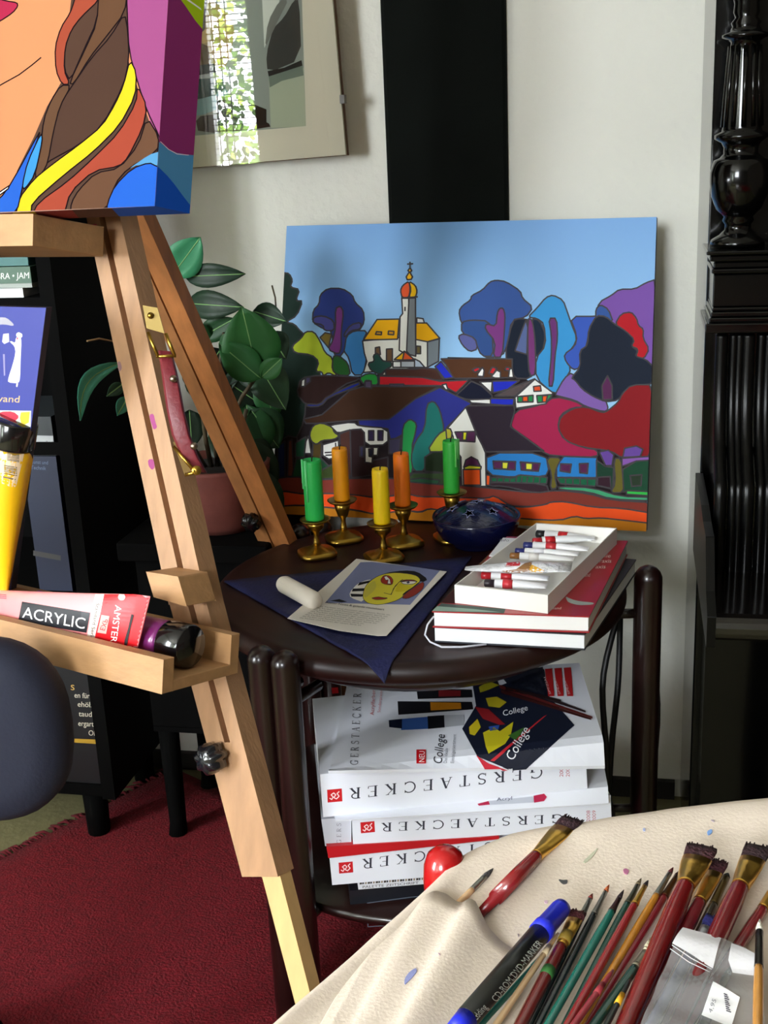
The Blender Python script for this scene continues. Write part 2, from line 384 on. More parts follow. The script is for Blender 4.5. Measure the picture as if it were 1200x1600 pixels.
paint(mb, Sp, [('8f968a', '305,212 478,197 456,-500 290,-500', 'nx'),
 ('cfd3c4', 'G350,0 430,0 400,130 360,220', 'n'), ('74766c', 'G430,0 470,0 440,60 400,140 362,225 375,100', 'n'),
 ('3c3e38', 'G495,0 520,0 530,270 375,335 368,250 400,130 450,80', 'n'), ('23241f', 'G530,275 535,300 380,350 375,325 450,310', 'n'),
 ('a9b096', 'G380,350 470,325 540,310 550,580 390,585', 'n'), ('6f7c6c', 'G380,350 535,300 540,345 440,370 385,400', 'n'),
 ('a58a4c', 'G60,0 130,0 230,100 200,300 110,320 50,330 40,100', 'n'), ('4a3b26', 'G50,-20 100,-20 90,130 60,170 55,60', 'n'), ('c0a155', 'G70,150 115,120 110,190 80,200', 'n'),
 ('5d431f', 'G55,190 100,210 120,290 60,320', 'n'), ('171c1c', 'G48,300 130,290 145,330 48,345', 'n'), ('a8b0ac', 'G45,345 230,330 230,350 45,360', 'n'),
 ('2c4a4c', 'G44,362 175,355 185,410 120,445 42,455', 'n'), ('7fa3a6', 'G40,460 150,430 190,400 200,470 100,520 38,532', 'n'), ('2e1f15', 'G45,535 150,520 200,480 380,560 390,585 60,615', 'n'), ('201a10', 'G140,440 220,440 370,500 370,570 150,590', 'n')],
 LINE, 1, .7, 1)
mb.build('art_print', root)
mb = MB(); mb.prism(rect3(BR, ex, ez, 0, .42, 0, .58), -pn*.002, glass_mat('picture_glass')); mb.build('glass', root)
c = onp(535, 155, BR+pn*.001, pn)
mb = MB(); mb.box((c.x-.004, gy-.002, c.z-.006), (c.x+.003, gy+.012, c.z+.006), M('9a9a96', .3, 1)); mb.build('metal_clip', root)

# ================================================================ landscape canvas leaning on the wall
a = hz(426, 802, TZ+.002); b = hz(1010, 830, TZ+.002); tl = hy(448, 353, WALL_Y-.03)
nrm = plane3(a, b, tl)
QC = [(448, 353), (1026, 339), (1010, 830), (425, 802)]
S = PX(a, nrm, clip=QC, lay=1e-5)
SKYM = grad_mat('painted_sky', '98cdf4', '70a6e2', 2, pos=(.35, 1))
mb = MB(); fr = [S.at(x, y) for x, y in QC]
EDGE = M('4a4a52', .7)
mb.prism(fr, -S.n*.018, M('8a7a66', .8), M('5a5560', .7))
mb.poly(S, QC, SKYM, 1)
L = paint(mb, S, [('241a1e', 'P425,600 470,585 560,588 690,575 800,580 835,600 950,640 1020,650 1010,800 425,800', 'xn'),
 ('2b3c82', 'A255,650 260,580 295,545 300,490 345,452 430,452 490,490 505,535 555,580 560,650 530,700 480,720 430,850 380,850 370,700 320,690'),
 ('4c4d94', 'A258,655 262,620 320,612 380,640 385,700 325,700 318,665'),
 ('4b4a86', 'A440,720 480,665 540,650 540,690 480,700 445,740'),
 ('7c6a2c', 'A300,740 330,712 368,720 350,800'),
 ('7b3b82', 'A390,570 420,555 438,590 425,700 425,800 410,840 345,810 375,760 392,680'),
 ('3f86c8', 'A445,800 455,730 500,700 580,700 550,760 575,850 555,960 490,960 470,860 440,820'),
 ('1d3029', 'A85,360 120,365 140,405 125,445 182,458 158,525 200,525 165,612 100,650 150,660 190,708 240,745 300,850 300,1000 C250,200 C240,350 C180,480 C160,560 C50,600 C80,0'),
 ('b5c832', 'A135,790 190,745 215,705 265,705 300,760 330,830 375,860 370,930 400,950 390,965 350,945 320,965 310,940 275,940 295,880 250,840 150,830'),
 ('2d6630', 'A375,850 410,845 465,890 480,965 400,960 372,930'),
 ('3b5a9e', 'B60,550 80,520 125,490 130,465 190,435 230,390 265,380 320,388 400,440 410,480 470,530 430,585 350,600 330,730 300,800 200,810 190,760 130,700 70,610'),
 ('33528e', 'B75,610 130,600 225,605 245,680 250,800 185,800 150,720 75,670'),
 ('5b609c', 'B55,690 85,675 150,700 165,760 120,775 80,740'),
 ('7e3c84', 'B285,535 305,535 315,570 312,650 300,805 250,805 262,720 205,650 210,620 265,635 272,560'),
 ('1c2434', 'B355,605 395,590 450,600 480,860 455,925 360,920 310,800'),
 ('1f2c3e', 'B460,590 505,600 540,680 520,780 480,805 470,700'),
 ('3f9bdc', 'B440,585 490,535 540,475 580,462 635,490 660,560 680,620 712,700 690,750 640,800 680,870 650,920 635,955 D590,205 D485,110 B485,810 540,740 530,620 490,590'),
 ('5d6d9e', 'B430,600 440,640 435,790 370,770 400,680'),
 ('7c3b7a', 'B440,590 465,600 480,700 485,900 450,910 440,800'),
 ('70397a', 'B555,590 600,590 605,700 590,800 580,965 553,965 570,800 570,680'),
 ('3e5ec0', 'B672,580 830,580 850,560 905,620 780,640 765,740 735,800 725,865 690,875 650,830 640,790 700,745 712,690'),
 ('7d55aa', 'B810,580 835,500 900,465 945,430 1030,430 1090,395 1150,375 1150,900 1090,850 900,620 860,520'),
 ('385a9e', 'B815,540 840,515 885,540 912,615 850,600 815,600'),
 ('b81f2a', 'B920,625 955,565 1010,555 1040,590 1050,630 1078,650 1075,700 1110,760 1080,815 1035,805 1050,760 1010,745 1025,710 990,700 975,660'),
 ('8663b2', 'D590,200 640,110 685,75 740,150 870,230 885,280 860,295 760,265 700,230 600,205'),
 ('1f2636', 'B820,575 870,580 915,620 980,660 1030,710 1010,745 1050,770 1030,800 1090,815 1140,865 D1140,140 1020,150 970,180 940,230 870,240 800,210 740,170 B700,930 680,920 730,860 725,770 770,740 775,650'),
 ('5a2a54', 'D855,230 848,150 880,95 905,150 905,225'),
 ('ab2450', 'D360,290 520,255 590,210 700,235 760,270 690,270 620,310 605,380 640,450 740,490 825,505 825,545 640,540 540,530 480,470 345,395'),
 ('8d1d24', 'D880,290 940,240 960,195 1010,145 1140,145 1140,545 960,550 900,510 740,490 650,455 607,390 620,320 690,275 760,265 850,300'),
 # church
 ('eeeee4', 'A550,760 765,740 862,740 930,765 930,915 555,945 575,880 560,830', 'x'),
 ('7b858c', 'A930,765 1000,748 995,880 930,915', 'x'),
 ('6b4f35', 'A625,800 650,795 655,840 625,840', 'x'), ('6b4f35', 'A690,808 725,806 725,880 690,880', 'x'), ('6b5f35', 'A865,790 890,792 890,835 865,835', 'x'),
 ('f1b210', 'A555,755 635,635 765,632 755,750', 'x'), ('f1b210', 'A862,655 925,655 1003,745 930,765 862,752', 'x'),
 ('e9e9e9', 'A868,625 905,630 912,655 868,655', 'x'), ('c89010', 'A632,706 662,708 660,724 626,722', 'x'), ('c89010', 'A702,702 734,704 732,724 700,722', 'x'),
 ('eeeee6', 'A780,510 820,510 822,600 808,840 765,815 770,620 785,600', 'x'), ('80868a', 'A822,510 860,508 862,850 825,840 808,820', 'x'),
 ('e75c32', 'A822,410 785,435 772,465 782,508 820,508 830,460'), ('f4c21a', 'A822,410 860,435 870,470 860,505 822,508 835,460'),
 ('f0b91a', 'A825,355 843,385 835,400 812,402 806,385'), ('f0b91a', 'A828,332 838,348 828,360 816,348'),
 (None, 'A828,298 828,335', 'o'), (None, 'A813,310 845,308', 'o'), (None, 'A799,562 799,584', 'o'), (None, 'A778,508 872,502', 'o'),
 ('265048', 'A580,890 620,880 612,845 640,830 665,875 690,880 720,885 720,910 690,925 660,960 600,935'),
 ('f0b91a', 'A735,870 795,820 785,872', 'x'), ('e9602c', 'A795,820 855,870 785,872', 'x'), ('f0f0ee', 'A728,880 775,880 775,915 728,915', 'x'),
 ('b4bcc4', 'A775,878 855,878 855,915 775,915', 'x'), ('b8c6d8', 'A855,865 885,880 915,915 855,915', 'x'),
 # roofs behind
 ('553420', 'A1010,865 1120,862 B0,808 355,815 355,870 365,918 40,922 A1080,975 1040,900', 'x'),
 ('4c2f28', 'A690,925 860,925 900,918 985,925 1025,990 690,990 C665,100', 'x'),
 ('2531c4', 'A975,910 1010,880 1085,975 1030,982', 'x'),
 ('c6202c', 'C665,100 910,108 1010,130 1185,122 D115,120 45,190 0,165 C1010,155 665,152', 'x'),
 ('c6202c', 'D135,62 165,48 182,60 150,77', 'x'), ('c6202c', 'D225,82 245,48 270,55 250,87', 'x'), ('c6202c', 'D312,64 325,48 345,55 340,67', 'x'),
 ('f2f2ee', 'D165,85 190,50 200,65 195,100 165,98', 'x'), ('f2f2ee', 'D240,100 270,65 290,75 290,108 260,108', 'x'), ('f2f2ee', 'D335,105 340,60 355,55 362,105', 'x'),
 ('171b30', 'D45,205 130,125 185,150 245,205 240,235 100,225', 'x'), ('f2f2ee', 'D175,130 245,128 240,190', 'x'), ('2531c4', 'D245,125 395,122 330,170 250,190', 'x'),
 ('2531c4', 'D235,220 365,222 360,262 235,252', 'x'), ('f2f2ee', 'D115,228 235,224 235,252 130,245', 'x'), ('5a4e50', 'D255,208 340,165 480,112 370,208', 'x'),
 ('f2f2ee', 'D370,215 480,115 580,190 540,250 375,275'), ('e0522a', 'D472,155 510,150 515,180 475,182'), ('1f8a4a', 'D385,210 470,203 470,240 385,242', 'x'), ('f25a1c', 'D412,209 442,207 442,238 412,239', 'x'),
 ('1f8a4a', 'D490,205 580,198 545,240 495,245', 'x'), ('f25a1c', 'D522,206 550,204 542,240 522,242', 'x'),
 # left group
 ('35201f', 'C195,200 220,110 330,95 545,105 550,120 460,150 330,265 250,265'), ('f2f2ee', 'C225,125 245,112 242,158 222,160', 'x'), ('4a4064', 'C248,108 275,105 275,130 250,150', 'x'),
 ('1c2a86', 'C245,258 330,262 370,215 550,130 555,155 380,220 335,272 260,275'),
 ('432a1c', 'C235,345 340,320 500,180 580,158 1010,158 870,230 720,345 540,350 330,368 250,370', 'x'),
 ('2f3590', 'C545,350 720,345 870,230 1010,165 1190,255 1050,390 1040,520 820,660 780,640 820,420 730,470 715,400 550,380', 'x'),
 ('2b9a40', 'C550,110 600,85 655,90 660,150 620,152 615,125 585,125 580,150'), ('574a64', 'C585,130 620,128 622,170 585,165', 'x'), ('4a4058', 'C725,146 805,146 808,160 722,160', 'x'), ('f2f2ee', 'C1022,150 1045,145 1058,182 1040,176', 'x'), ('c8c0b0', 'C680,95 700,68 704,96', 'x'),
 ('321f22', 'C440,430 500,405 580,400 585,590 715,560 715,650 500,680 430,560', 'x'), ('45405a', 'C720,460 790,450 780,540 720,540', 'x'),
 ('eeeee6', 'C380,380 520,360 550,385 715,395 715,490 585,495 580,400 500,405 430,425 405,400'), ('35284e', 'C605,410 635,410 635,465 605,465', 'x'), ('35284e', 'C658,410 688,410 686,465 658,465', 'x'),
 ('eeeee6', 'C585,505 660,505 655,550 628,550 625,595 585,590', 'x'), ('262840', 'C606,515 632,512 630,560 608,556', 'x'), ('50302a', 'C500,405 508,670 452,640 440,430', 'x'), ('3c3a60', 'C556,500 576,500 576,560 556,555', 'x'),
 ('26120f', 'C75,480 150,440 200,450 190,680 60,680', 'x'), ('1c2850', 'C88,500 130,470 132,680 90,680', 'x'), ('6b3a2a', 'C150,470 170,460 182,670 145,670', 'x'), ('2c9a44', 'C103,415 118,405 128,425 118,448 104,440'), ('6a5a2a', 'C66,600 92,590 96,670 66,670', 'x'), ('168a86', 'C52,560 70,430 76,440 60,660', 'x'),
 ('1b4a34', 'C190,480 250,445 240,560 190,560', 'x'), ('1d4830', 'C195,570 330,560 400,630 395,690 170,675'), ('3b4a22', 'C330,640 400,600 420,680 340,685', 'x'),
 ('f2f2ee', 'C265,440 280,540 242,540 250,470'), ('f2f2ee', 'C345,490 435,465 435,560 380,572 345,550'), (None, 'C358,535 398,532', 'o'), (None, 'C362,550 398,548', 'o'), (None, 'C418,480 420,510', 'o'), ('54431f', 'C290,480 340,480 335,565 285,570', 'x'),
 ('a9b634', 'C270,430 290,380 340,365 400,390 410,420 440,440 410,460 340,465 310,490 280,470'),
 ('2aa050', 'C800,380 840,342 880,370 870,430 850,500 860,640 820,670 785,640 795,500'), ('1f746c', 'C935,260 975,240 1010,290 1035,400 1020,470 950,530 925,640 860,640 845,560 870,470 925,400'),
 ('3a5030', 'C815,690 860,650 1050,650 1050,720 860,710'), ('2c5c40', 'C820,690 900,680 1010,690 1000,715 860,708'),
 ('efefe6', 'C1050,400 C1155,280 D100,270 D150,380 D208,520 D212,705 D78,705 C1130,560 C1085,500', 'x'),
 ('22301c', 'C925,560 970,530 1040,530 1035,650 925,640'), ('a8b838', 'C935,530 1000,430 1050,402 1085,430 1090,500 1030,530'),
 ('b8b23a', 'D-10,385 15,388 25,410 20,440 -5,445'),
 ('2e2430', 'D115,260 365,258 370,290 345,375 530,510 210,515 160,420 100,270', 'x'),
 ('55284e', 'D40,405 155,402 150,460 60,455', 'x'), ('d8d820', 'D85,405 107,405 102,450 82,450', 'x'), ('5a2850', 'D88,600 100,560 130,542 165,560 185,605'), ('e0dc30', 'D90,600 120,588 185,595 182,612 92,612'),
 ('f25a1c', 'D85,612 180,610 182,698 88,698', 'x'), ('f25a1c', 'D212,640 235,645 232,700 212,698', 'x'),
 ('2c80ca', 'D215,520 540,522 560,640 480,655 400,640 360,655 215,640'), ('58264e', 'D250,565 375,568 372,615 255,608'), ('e4e040', 'D300,570 335,572 330,610 300,608', 'x'), ('58264e', 'D400,570 510,578 500,622 405,615'), ('e4e040', 'D430,575 468,578 465,615 430,612', 'x'),
 ('2c80ca', 'D600,640 600,590 640,540 822,546 820,657 600,655', 'x'), ('58264e', 'D622,580 682,582 675,630 620,620', 'x'), ('58264e', 'D725,580 775,578 770,635 728,630', 'x'),
 ('1d6444', 'D240,655 360,658 400,642 550,655 545,690 240,680', 'x'), ('1d6444', 'D600,655 820,665 815,705 620,690', 'x')]
 + [(None, 'D%d,%d %d,%d' % (x, 655, x-4, 684), 'o') for x in (275, 310, 345, 380, 410, 440, 475, 510)] + [(None, 'D%d,%d %d,%d' % (x, 660, x, 698), 'o') for x in (650, 690, 730, 770)] + [
 ('38242e', 'D235,680 545,690 560,740 480,742 300,700 235,705'),
 ('6c4aa0', 'D835,515 885,505 915,530 905,590 870,590'), ('1d4030', 'D820,560 870,595 915,600 910,720 820,700'), ('38202c', 'D825,655 895,650 900,715 825,700', 'x'),
 ('1f4a34', 'D965,610 1040,565 1140,560 1140,740 965,735'), ('2b3a2a', 'D1005,645 1070,640 1065,700 1015,705', 'x'),
 ('8c5cb0', 'D960,595 960,550 1130,538 1130,560 1040,565'), ('6c4aa0', 'D965,545 975,495 1040,482 1075,500 1060,540'),
 ('6c6428', 'D540,545 630,545 600,600 590,650 605,715 565,720 575,640'), ('6c6428', 'D915,550 955,550 965,650 970,740 895,740 925,690'),
 ('47a878', 'D610,705 800,712 950,760 1140,765 1140,785 900,775 780,735 615,722'), ('39c450', 'D985,728 1140,735 1140,758 985,748'),
 ('86372c', 'C20,690 180,668 300,690 500,680 780,680 830,700 960,712 D78,700 200,710 480,742 610,725 780,745 900,780 1140,795 1140,860 960,830 800,825 650,800 540,815 380,815 260,800 130,800 C1000,790 830,780 540,790 370,780 110,760 20,785'),
 ('f2521c', 'C20,780 110,750 250,772 380,765 540,775 640,790 830,770 900,785 1000,785 D130,768 220,770 260,755 350,815 430,820 540,805 570,790 650,788 800,820 960,825 1140,855 1140,910 960,890 850,878 760,882 700,868 620,892 430,885 C1000,860 950,852 900,872 820,862 640,885 540,860 420,850 230,830 20,845'),
 ('c67a16', 'C20,842 230,832 420,850 540,862 640,885 820,862 900,875 950,852 1020,862 D430,885 620,892 700,868 760,882 850,878 960,890 1140,910 1140,1060 C900,1060 20,1060'),
], LINE, 2.3, .6, 2)
mb.build('landscape_canvas', **T('painted village landscape canvas with white church, leaning on the wall behind the table', 'painting'))

# ================================================================ black bookcase on the left
bx, by = -.80, 1.60; bz = hy(150, 1248, by).z
root = thing('bookcase', 'black bookcase standing on the floor in the corner behind the easel', 'bookcase', (-1.2, 1.74, 0))
mb = MB(); mb.box((bx-.022, by, bz), (bx, WALL_Y-.004, 2.0), BLK); mb.build('side_panel', root)
mb = MB(); mb.box((-1.62, by, bz), (-1.598, WALL_Y-.004, 2.0), BLK); mb.build('side_panel', root)
mb = MB(); mb.box((-1.598, WALL_Y-.012, bz), (bx-.022, WALL_Y-.004, 2.0), BLK); mb.build('back_panel', root)
SH = [bz, hy(20, 925, by+.05).z, hy(20, 700, by+.05).z, hy(20, 484, by+.02).z-.002, 1.35, 1.67, 1.978]
for z in SH:
    mb = MB(); mb.box((-1.597, by+.008, z-.0), (bx-.0225, WALL_Y-.013, z+.02), BLK); mb.build('shelf', root)
for x in (bx-.05, -1.58):
    for y in (by+.03, WALL_Y-.05):
        mb = MB(); mb.lathe([(.018, 0), (.02, bz-.001)], (x, y, 0), BLK, 12); mb.build('foot', root)
def lying(px_r, y, z, h, depth, m, name='book', **k):     # book lying flat, spine to the front
    xr = hy(px_r, 460, y).x; mb = MB(); mb.box((xr-.26, y, z), (xr, y+depth, z+h), m); return mb, xr
# lying books on the upper shelf
z = SH[3]+.0205; xr = hy(37, 465, by+.01).x
h1 = hy(30, 450, by+.01).z-z
mb = MB(); mb.box((xr-.22, by+.01, z), (xr, by+.17, z+h1), M('dfe3e2', .6)); Sx = PX((0, by+.01, 0), (0, -1, 0))
mb.poly(Sx, smooth2([(-20, 478), (-15, 462), (0, 466), (9, 473), (14, 481)], it=1), M('ffffff', .5), 2)
mb.build('book', **T('pale grey-white book lying flat on the shelf just above the navy pad', 'book', 'books in the black bookcase'))
z2 = z+h1+.001; h2 = hy(40, 417, by).z-z2; xr = hy(48, 430, by+.004).x
mb = MB(); mb.box((xr-.24, by+.004, z2), (xr, by+.18, z2+.006), M('98a09a', .6)).box((xr-.24, by+.004, z2+.0062), (xr, by+.18, z2+h2), M('41604e', .5)); Sx = PX((0, by+.004, 0), (0, -1, 0))
mb.text(Sx, 'COBRA • JAM', (-24, 437), (9.5, -.3), (0, -10), M('e4ece4', .6), 2, fit=7.3)
mb.build('book', **T('dark green book with white spine lettering lying flat in the bookcase', 'book', 'books in the black bookcase'))
z3 = z2+h2+.001; xr = hy(44, 410, by+.01).x
mb = MB(); mb.box((xr-.23, by+.01, z3), (xr, by+.17, z3+.012), M('2f6664', .5)).box((xr-.25, by+.008, z3+.0125), (xr-.02, by+.17, z3+.017), M('e8eaec', .6)); mb.build('book', **T('thin teal book with a white sheet on top of the lying books', 'book', 'books in the black bookcase'))
# books on the lower shelves
def standing(x0, x1, y0_, ztop, zbot, m): mb = MB(); mb.box((x0, y0_, zbot), (x1, y0_+.15, ztop), m); return mb
xa, xb = hy(46, 800, by+.01).x, hy(98, 800, by+.01).x
Sx = PX((0, by+.01, 0), (0, -1, 0)); zt, zb = hy(70, 713, by+.01).z, SH[1]+.0205
mb = standing(xa, xb, by+.01, zt, zb, M('101c38', .5)); mb.text(Sx, 'Kunst und', (48, 724), (6, .4), (0, -6), M('5c6a86', .6), 2, fit=4.5); mb.text(Sx, 'Technik', (48, 733), (6, .4), (0, -6), M('5c6a86', .6), 2, fit=4)
mb.poly(Sx, [(52, 860), (95, 868), (95, 876), (52, 868)], M('3a3a3c', .5), 2)
mb.build('book', **T('navy book standing upright on the shelf behind the navy pad', 'book', 'books in the black bookcase'))
zw = zt+.001; xw = hy(84, 690, by+.01).x
mb = MB(); mb.box((xa-.05, by+.01, zw), (xw, by+.16, hy(70, 651, by+.01).z), M('2a3034', .6)); mb.poly(Sx, [(40, 680), (83, 681), (84, 701), (40, 700)], M('a9adb0', .6), 2)
mb.text(Sx, 'Mummern Tabel', (50, 694), (6, .2), (0, -6), M('3a3c42', .6), 3, fit=5.4); mb.build('book', **T('dark box file with a grey title label on top of the navy book', 'book', 'books in the black bookcase'))
Sx = PX((0, by+.012, 0), (0, -1, 0)); xa, xb = hy(70, 1110, by+.012).x, hy(158, 1110, by+.012).x
xb = min(xb, bx-.024)
mb = MB(); mb.box((xa, by+.012, bz+.0205), (xb, by+.19, hy(130, 1040, by+.012).z), M('14171a', .4)); o = (0, 0)
mb.poly(Sx, [(115, 1154), (159, 1156), (159, 1163), (115, 1160)], M('b08a24', .5), 2)
for t_, x_, y_, k_ in (('S', 110, 1078, .8), ('en für', 116, 1090, 3), ('ehölze', 121, 1104, 3.8), ('tauden', 123, 1119, 4), ('ergarten', 122, 1134, 4.2), ('Obst', 138, 1149, 2.6)):
    mb.text(Sx, t_, (x_, y_), (8, .4), (0, -8.5), M('c9c2ae' if t_ != 'S' else 'c8a050', .6), 3, fit=k_)
mb.build('book', **T('black garden book with pale title lines and a yellow stripe on the lowest shelf', 'book', 'books in the black bookcase'))
# filler books further left on the shelves (edge of the view)
for i, (z_, c_) in enumerate(((SH[2]+.0205, '1c2420'), (SH[0]+.0205, '20242c'))):
    mb = MB(); mb.box((-1.25, by+.02, z_), (-1.13, by+.17, z_+.2), M(c_, .5)); mb.build('book', **T(['dark green book at the left end of the middle shelf', 'grey-blue book at the left end of the lowest shelf'][i], 'book', 'books in the black bookcase'))

# ================================================================ piano on the right
GB = M('020202', .16, coat=.18, spec=.3)
GR_ = M('020202', .3, spec=.22)
GP = M('0a0706', .12, coat=.6, bump=.02)
px = .089
root = thing('upright_piano', 'black lacquered upright piano with a turned column, against the wall at the right', 'piano', (.7, 1.7, 0))
mb = MB(); mb.box((px, 1.60, .012), (1.5, WALL_Y-.004, 1.62), GB); mb.build('case', root, bevel=.002)
X = lambda p, q, y: hy(p, q, y).x
Z = lambda p, q, y: hy(p, q, y).z
cy_ = 1.55; cx = X(1155, 300, cy_); u = cy_/F/.93*.88
prof = [(p_*u, Z(1155, q_, cy_)) for q_, p_ in ((545, 0), (544, 30), (412, 30), (400, 50), (395, 52), (393, 48), (383, 42), (374, 40), (366, 28), (358, 20), (350, 20), (344, 24), (338, 22), (334, 26), (326, 34), (305, 42), (285, 45), (268, 45), (258, 42), (250, 40), (246, 32), (240, 26), (230, 26), (222, 30), (216, 40), (210, 40), (205, 30), (200, 29), (150, 27), (80, 22), (66, 21), (62, 26), (58, 34), (54, 34), (50, 24), (42, 20), (36, 22), (28, 16), (20, 19), (6, 18), (-10, 22), (-40, 26), (-90, 30), (-95, 36), (-102, 36))]
z_lo = [z for r, z in prof]
mb = MB(); mb.lathe([(r, z) for r, z in prof if z > Z(1155, 392, cy_)], (cx, cy_, 0), GB, 40)
for j in range(12):
    t = 2*math.pi*j/12; za, zb_ = Z(1155, 198, cy_), Z(1155, 72, cy_)
    mb.tube([(cx+math.cos(t)*u*28, cy_+math.sin(t)*u*28, za), (cx+math.cos(t)*u*21, cy_+math.sin(t)*u*21, zb_)], u*4, GB, 8)
mb.build('turned_column', root)
mb = MB()
def slab(xl, q0, q1, yf, ext=.32): mb.box((X(xl, (q0+q1)/2, yf), yf, Z(1110, q1, yf)), (X(xl, (q0+q1)/2, yf)+ext, 1.598, Z(1110, q0, yf)), GB)
slab(1104, 393, 399, 1.49); slab(1109, 400, 409, 1.495); slab(1115, 410, 420, 1.50); slab(1112, 421, 428, 1.497); slab(1114, 429, 480, 1.502); slab(1113, 481, 487, 1.498); slab(1111, 488, 496, 1.49); slab(1108, 497, 505, 1.485); slab(1102, 506, 521, 1.475)
mb.build('column_block', root, bevel=.0015)
# fluted console curving forward to the key bed
path = [(1.50, Z(1120, 523, 1.50)), (1.50, Z(1120, 590, 1.5)), (1.495, Z(1120, 640, 1.495)), (1.475, Z(1122, 700, 1.475)), (1.44, Z(1125, 745, 1.44)), (1.425, Z(1125, 765, 1.42)), (1.425, Z(1130, 850, 1.42)), (1.42, Z(1130, 950, 1.42))]
mb = MB(); xl = X(1117, 620, 1.495)
for j, (dx, rr) in enumerate(((.006, .0075), (.02, .005), (.027, .005), (.037, .0075), (.052, .005), (.060, .005), (.072, .0075), (.088, .005), (.096, .005), (.108, .006), (.13, .006), (.15, .006))):
    mb.tube([(xl+dx, y, z) for y, z in smooth2(path, False, 2)], rr, GR_, 10)
bk = [(y+.008, z) for y, z in path]
mb.prism([(xl+.001, y, z) for y, z in bk] + [(xl+.001, 1.598, bk[-1][1]), (xl+.001, 1.598, bk[0][1])], (.3, 0, 0), GB)
mb.build('fluted_console', root)
yk = 1.27; zk0, zk1 = Z(1115, 1008, yk), Z(1115, 966, yk)
mb = MB(); n = 8; pr_ = [(1.598, zk0), (yk+.02, zk0)] + [(yk+.02-math.sin(math.radians(a))*.02, zk0+(zk1-zk0)/2-math.cos(math.radians(a))*(zk1-zk0)/2) for a in range(15, 180, 22)] + [(yk+.03, zk1), (1.598, zk1)]
mb.prism([(px+.004, y, z) for y, z in pr_], (1.35, 0, 0), GP); mb.build('key_bed', root, bevel=.001)
mb = MB(); zc = Z(1105, 815, 1.40)
mb.prism([(px-.006, y, z) for y, z in ((1.598, zk0-.002), (yk-.004, zk0-.002), (yk-.006, zk1+.004), (1.30, zk1+.02), (1.34, zk1+.07), (1.40, zc), (1.45, zc+.005), (1.598, zc+.005))], (.0095, 0, 0), GR_); mb.build('key_cheek', root, bevel=.001)
mb = MB(); mb.box((px+.01, 1.52, .02), (1.45, 1.597, zk0-.004), GB); mb.build('lower_panel', root)
mb = MB(); mb.lathe([(.026, 0), (.026, .02), (.018, .04), (.024, .2), (.018, .4), (.028, zk0-.03), (.03, zk0-.001)], (px+.10, 1.36, 0), GB, 20); mb.build('leg', root)
# ================================================================ floor rug
RUGM = M('780316', .95, bump=1.0, bscale=260, var=.3, vscale=120)
c0 = hz(318, 1186, 0.0); c1 = hz(-60, 1385, 0.0); e1 = (c1-c0).normalized(); e2 = V((-e1.y, e1.x, 0)); e2 = e2 if e2.x > 0 else -e2
c0 = c0 - e1*.0; L1, L2 = 1.9, .95
if c0.y > WALL_Y-.03: c0 = c0 + e1*((c0.y-WALL_Y+.03)/-e1.y)
mb = MB(); N = 60
g = [[c0+e1*(L1*i/N)+e2*(L2*j/30)+V((0, 0, .006+.0008*math.sin(i*6.28)+.0012*noise.noise(V((i*.4, j*.4, 0))))) for j in range(31)] for i in range(N+1)]
vs = [p for r in g for p in r]; mb.add(vs, [[i*31+j, i*31+j+1, (i+1)*31+j+1, (i+1)*31+j] for i in range(N) for j in range(30)], RUGM, True)
o = mb.build('rug', solid=.005, **T('dark red woven rug with a fringed edge on the olive floor under the easel', 'rug'))
ORGR = ORG[o.name]
mb = MB(); R = random.Random(5)
for i in range(330):
    p = c0+e1*(L1*(i+.5)/330)+V((0, 0, .005)); q = p-e2*R.uniform(.018, .034)+e1*R.uniform(-.012, .012)-V((0, 0, .003)); m_ = (p+q)/2+V((0, 0, R.uniform(.002, .007)))
    mb.tube([p, m_, q], [.0022, .0026, .0014], M('5e0a16', .95), 5)
mb.build('fringe', o, kind='stuff')

# ================================================================ easel
ya = math.radians(-21); le = math.radians(12)
Er = V((math.cos(ya), math.sin(ya), 0)); nh = V((math.sin(ya), -math.cos(ya), 0))
En = nh*math.cos(le)+V((0, 0, 1))*math.sin(le); Eu = V((0, 0, 1))*math.cos(le)-nh*math.sin(le)
P0 = atk(300, 900, 1.12)
def EP(x, y, w=0): return onp(x, y, P0+En*w, En)
ER = thing('easel', 'light wooden studio easel with grooved leg, tray and leather handle standing on the red rug', 'easel', (-.42, 1.25, 0))
def quad_leg(mb, L, Rr, ya_, yb_, m, th, mside=None):      # L,R: (x at y0, y0, x at y1, y1)
    f = lambda l, y: l[0]+(l[2]-l[0])*(y-l[1])/(l[3]-l[1])
    q = [(f(L, ya_), ya_), (f(Rr, ya_), ya_), (f(Rr, yb_), yb_), (f(L, yb_), yb_)]
    mb.prism([EP(x, y) for x, y in q], -En*th, m)
UL, UR = (137, 350, 252, 890), (190, 350, 311, 890)
GLf, GRt = (157, 350, 278, 890), (166, 350, 287, 890)
LL, LR = (264, 940, 379, 1373), (322, 940, 433, 1365)
gl, gr = (292, 940, 348, 1150), (301, 940, 357, 1150)
TH_ = .024
mb = MB()
quad_leg(mb, UL, GLf, -420, 945, WOOD, TH_); quad_leg(mb, GRt, UR, -420, 945, WOOD, TH_)
quad_leg(mb, LL, gl, 940, 1160, WOOD, TH_); quad_leg(mb, gr, LR, 940, 1160, WOOD, TH_)
quad_leg(mb, LL, LR, 1160, 1370, WOOD, TH_)
gm_ = [EP(*p)-En*.008 for p in ((154, 340), (169, 340), (290, 900), (281, 900))]
f_ = lambda l, y: l[0]+(l[2]-l[0])*(y-l[1])/(l[3]-l[1])
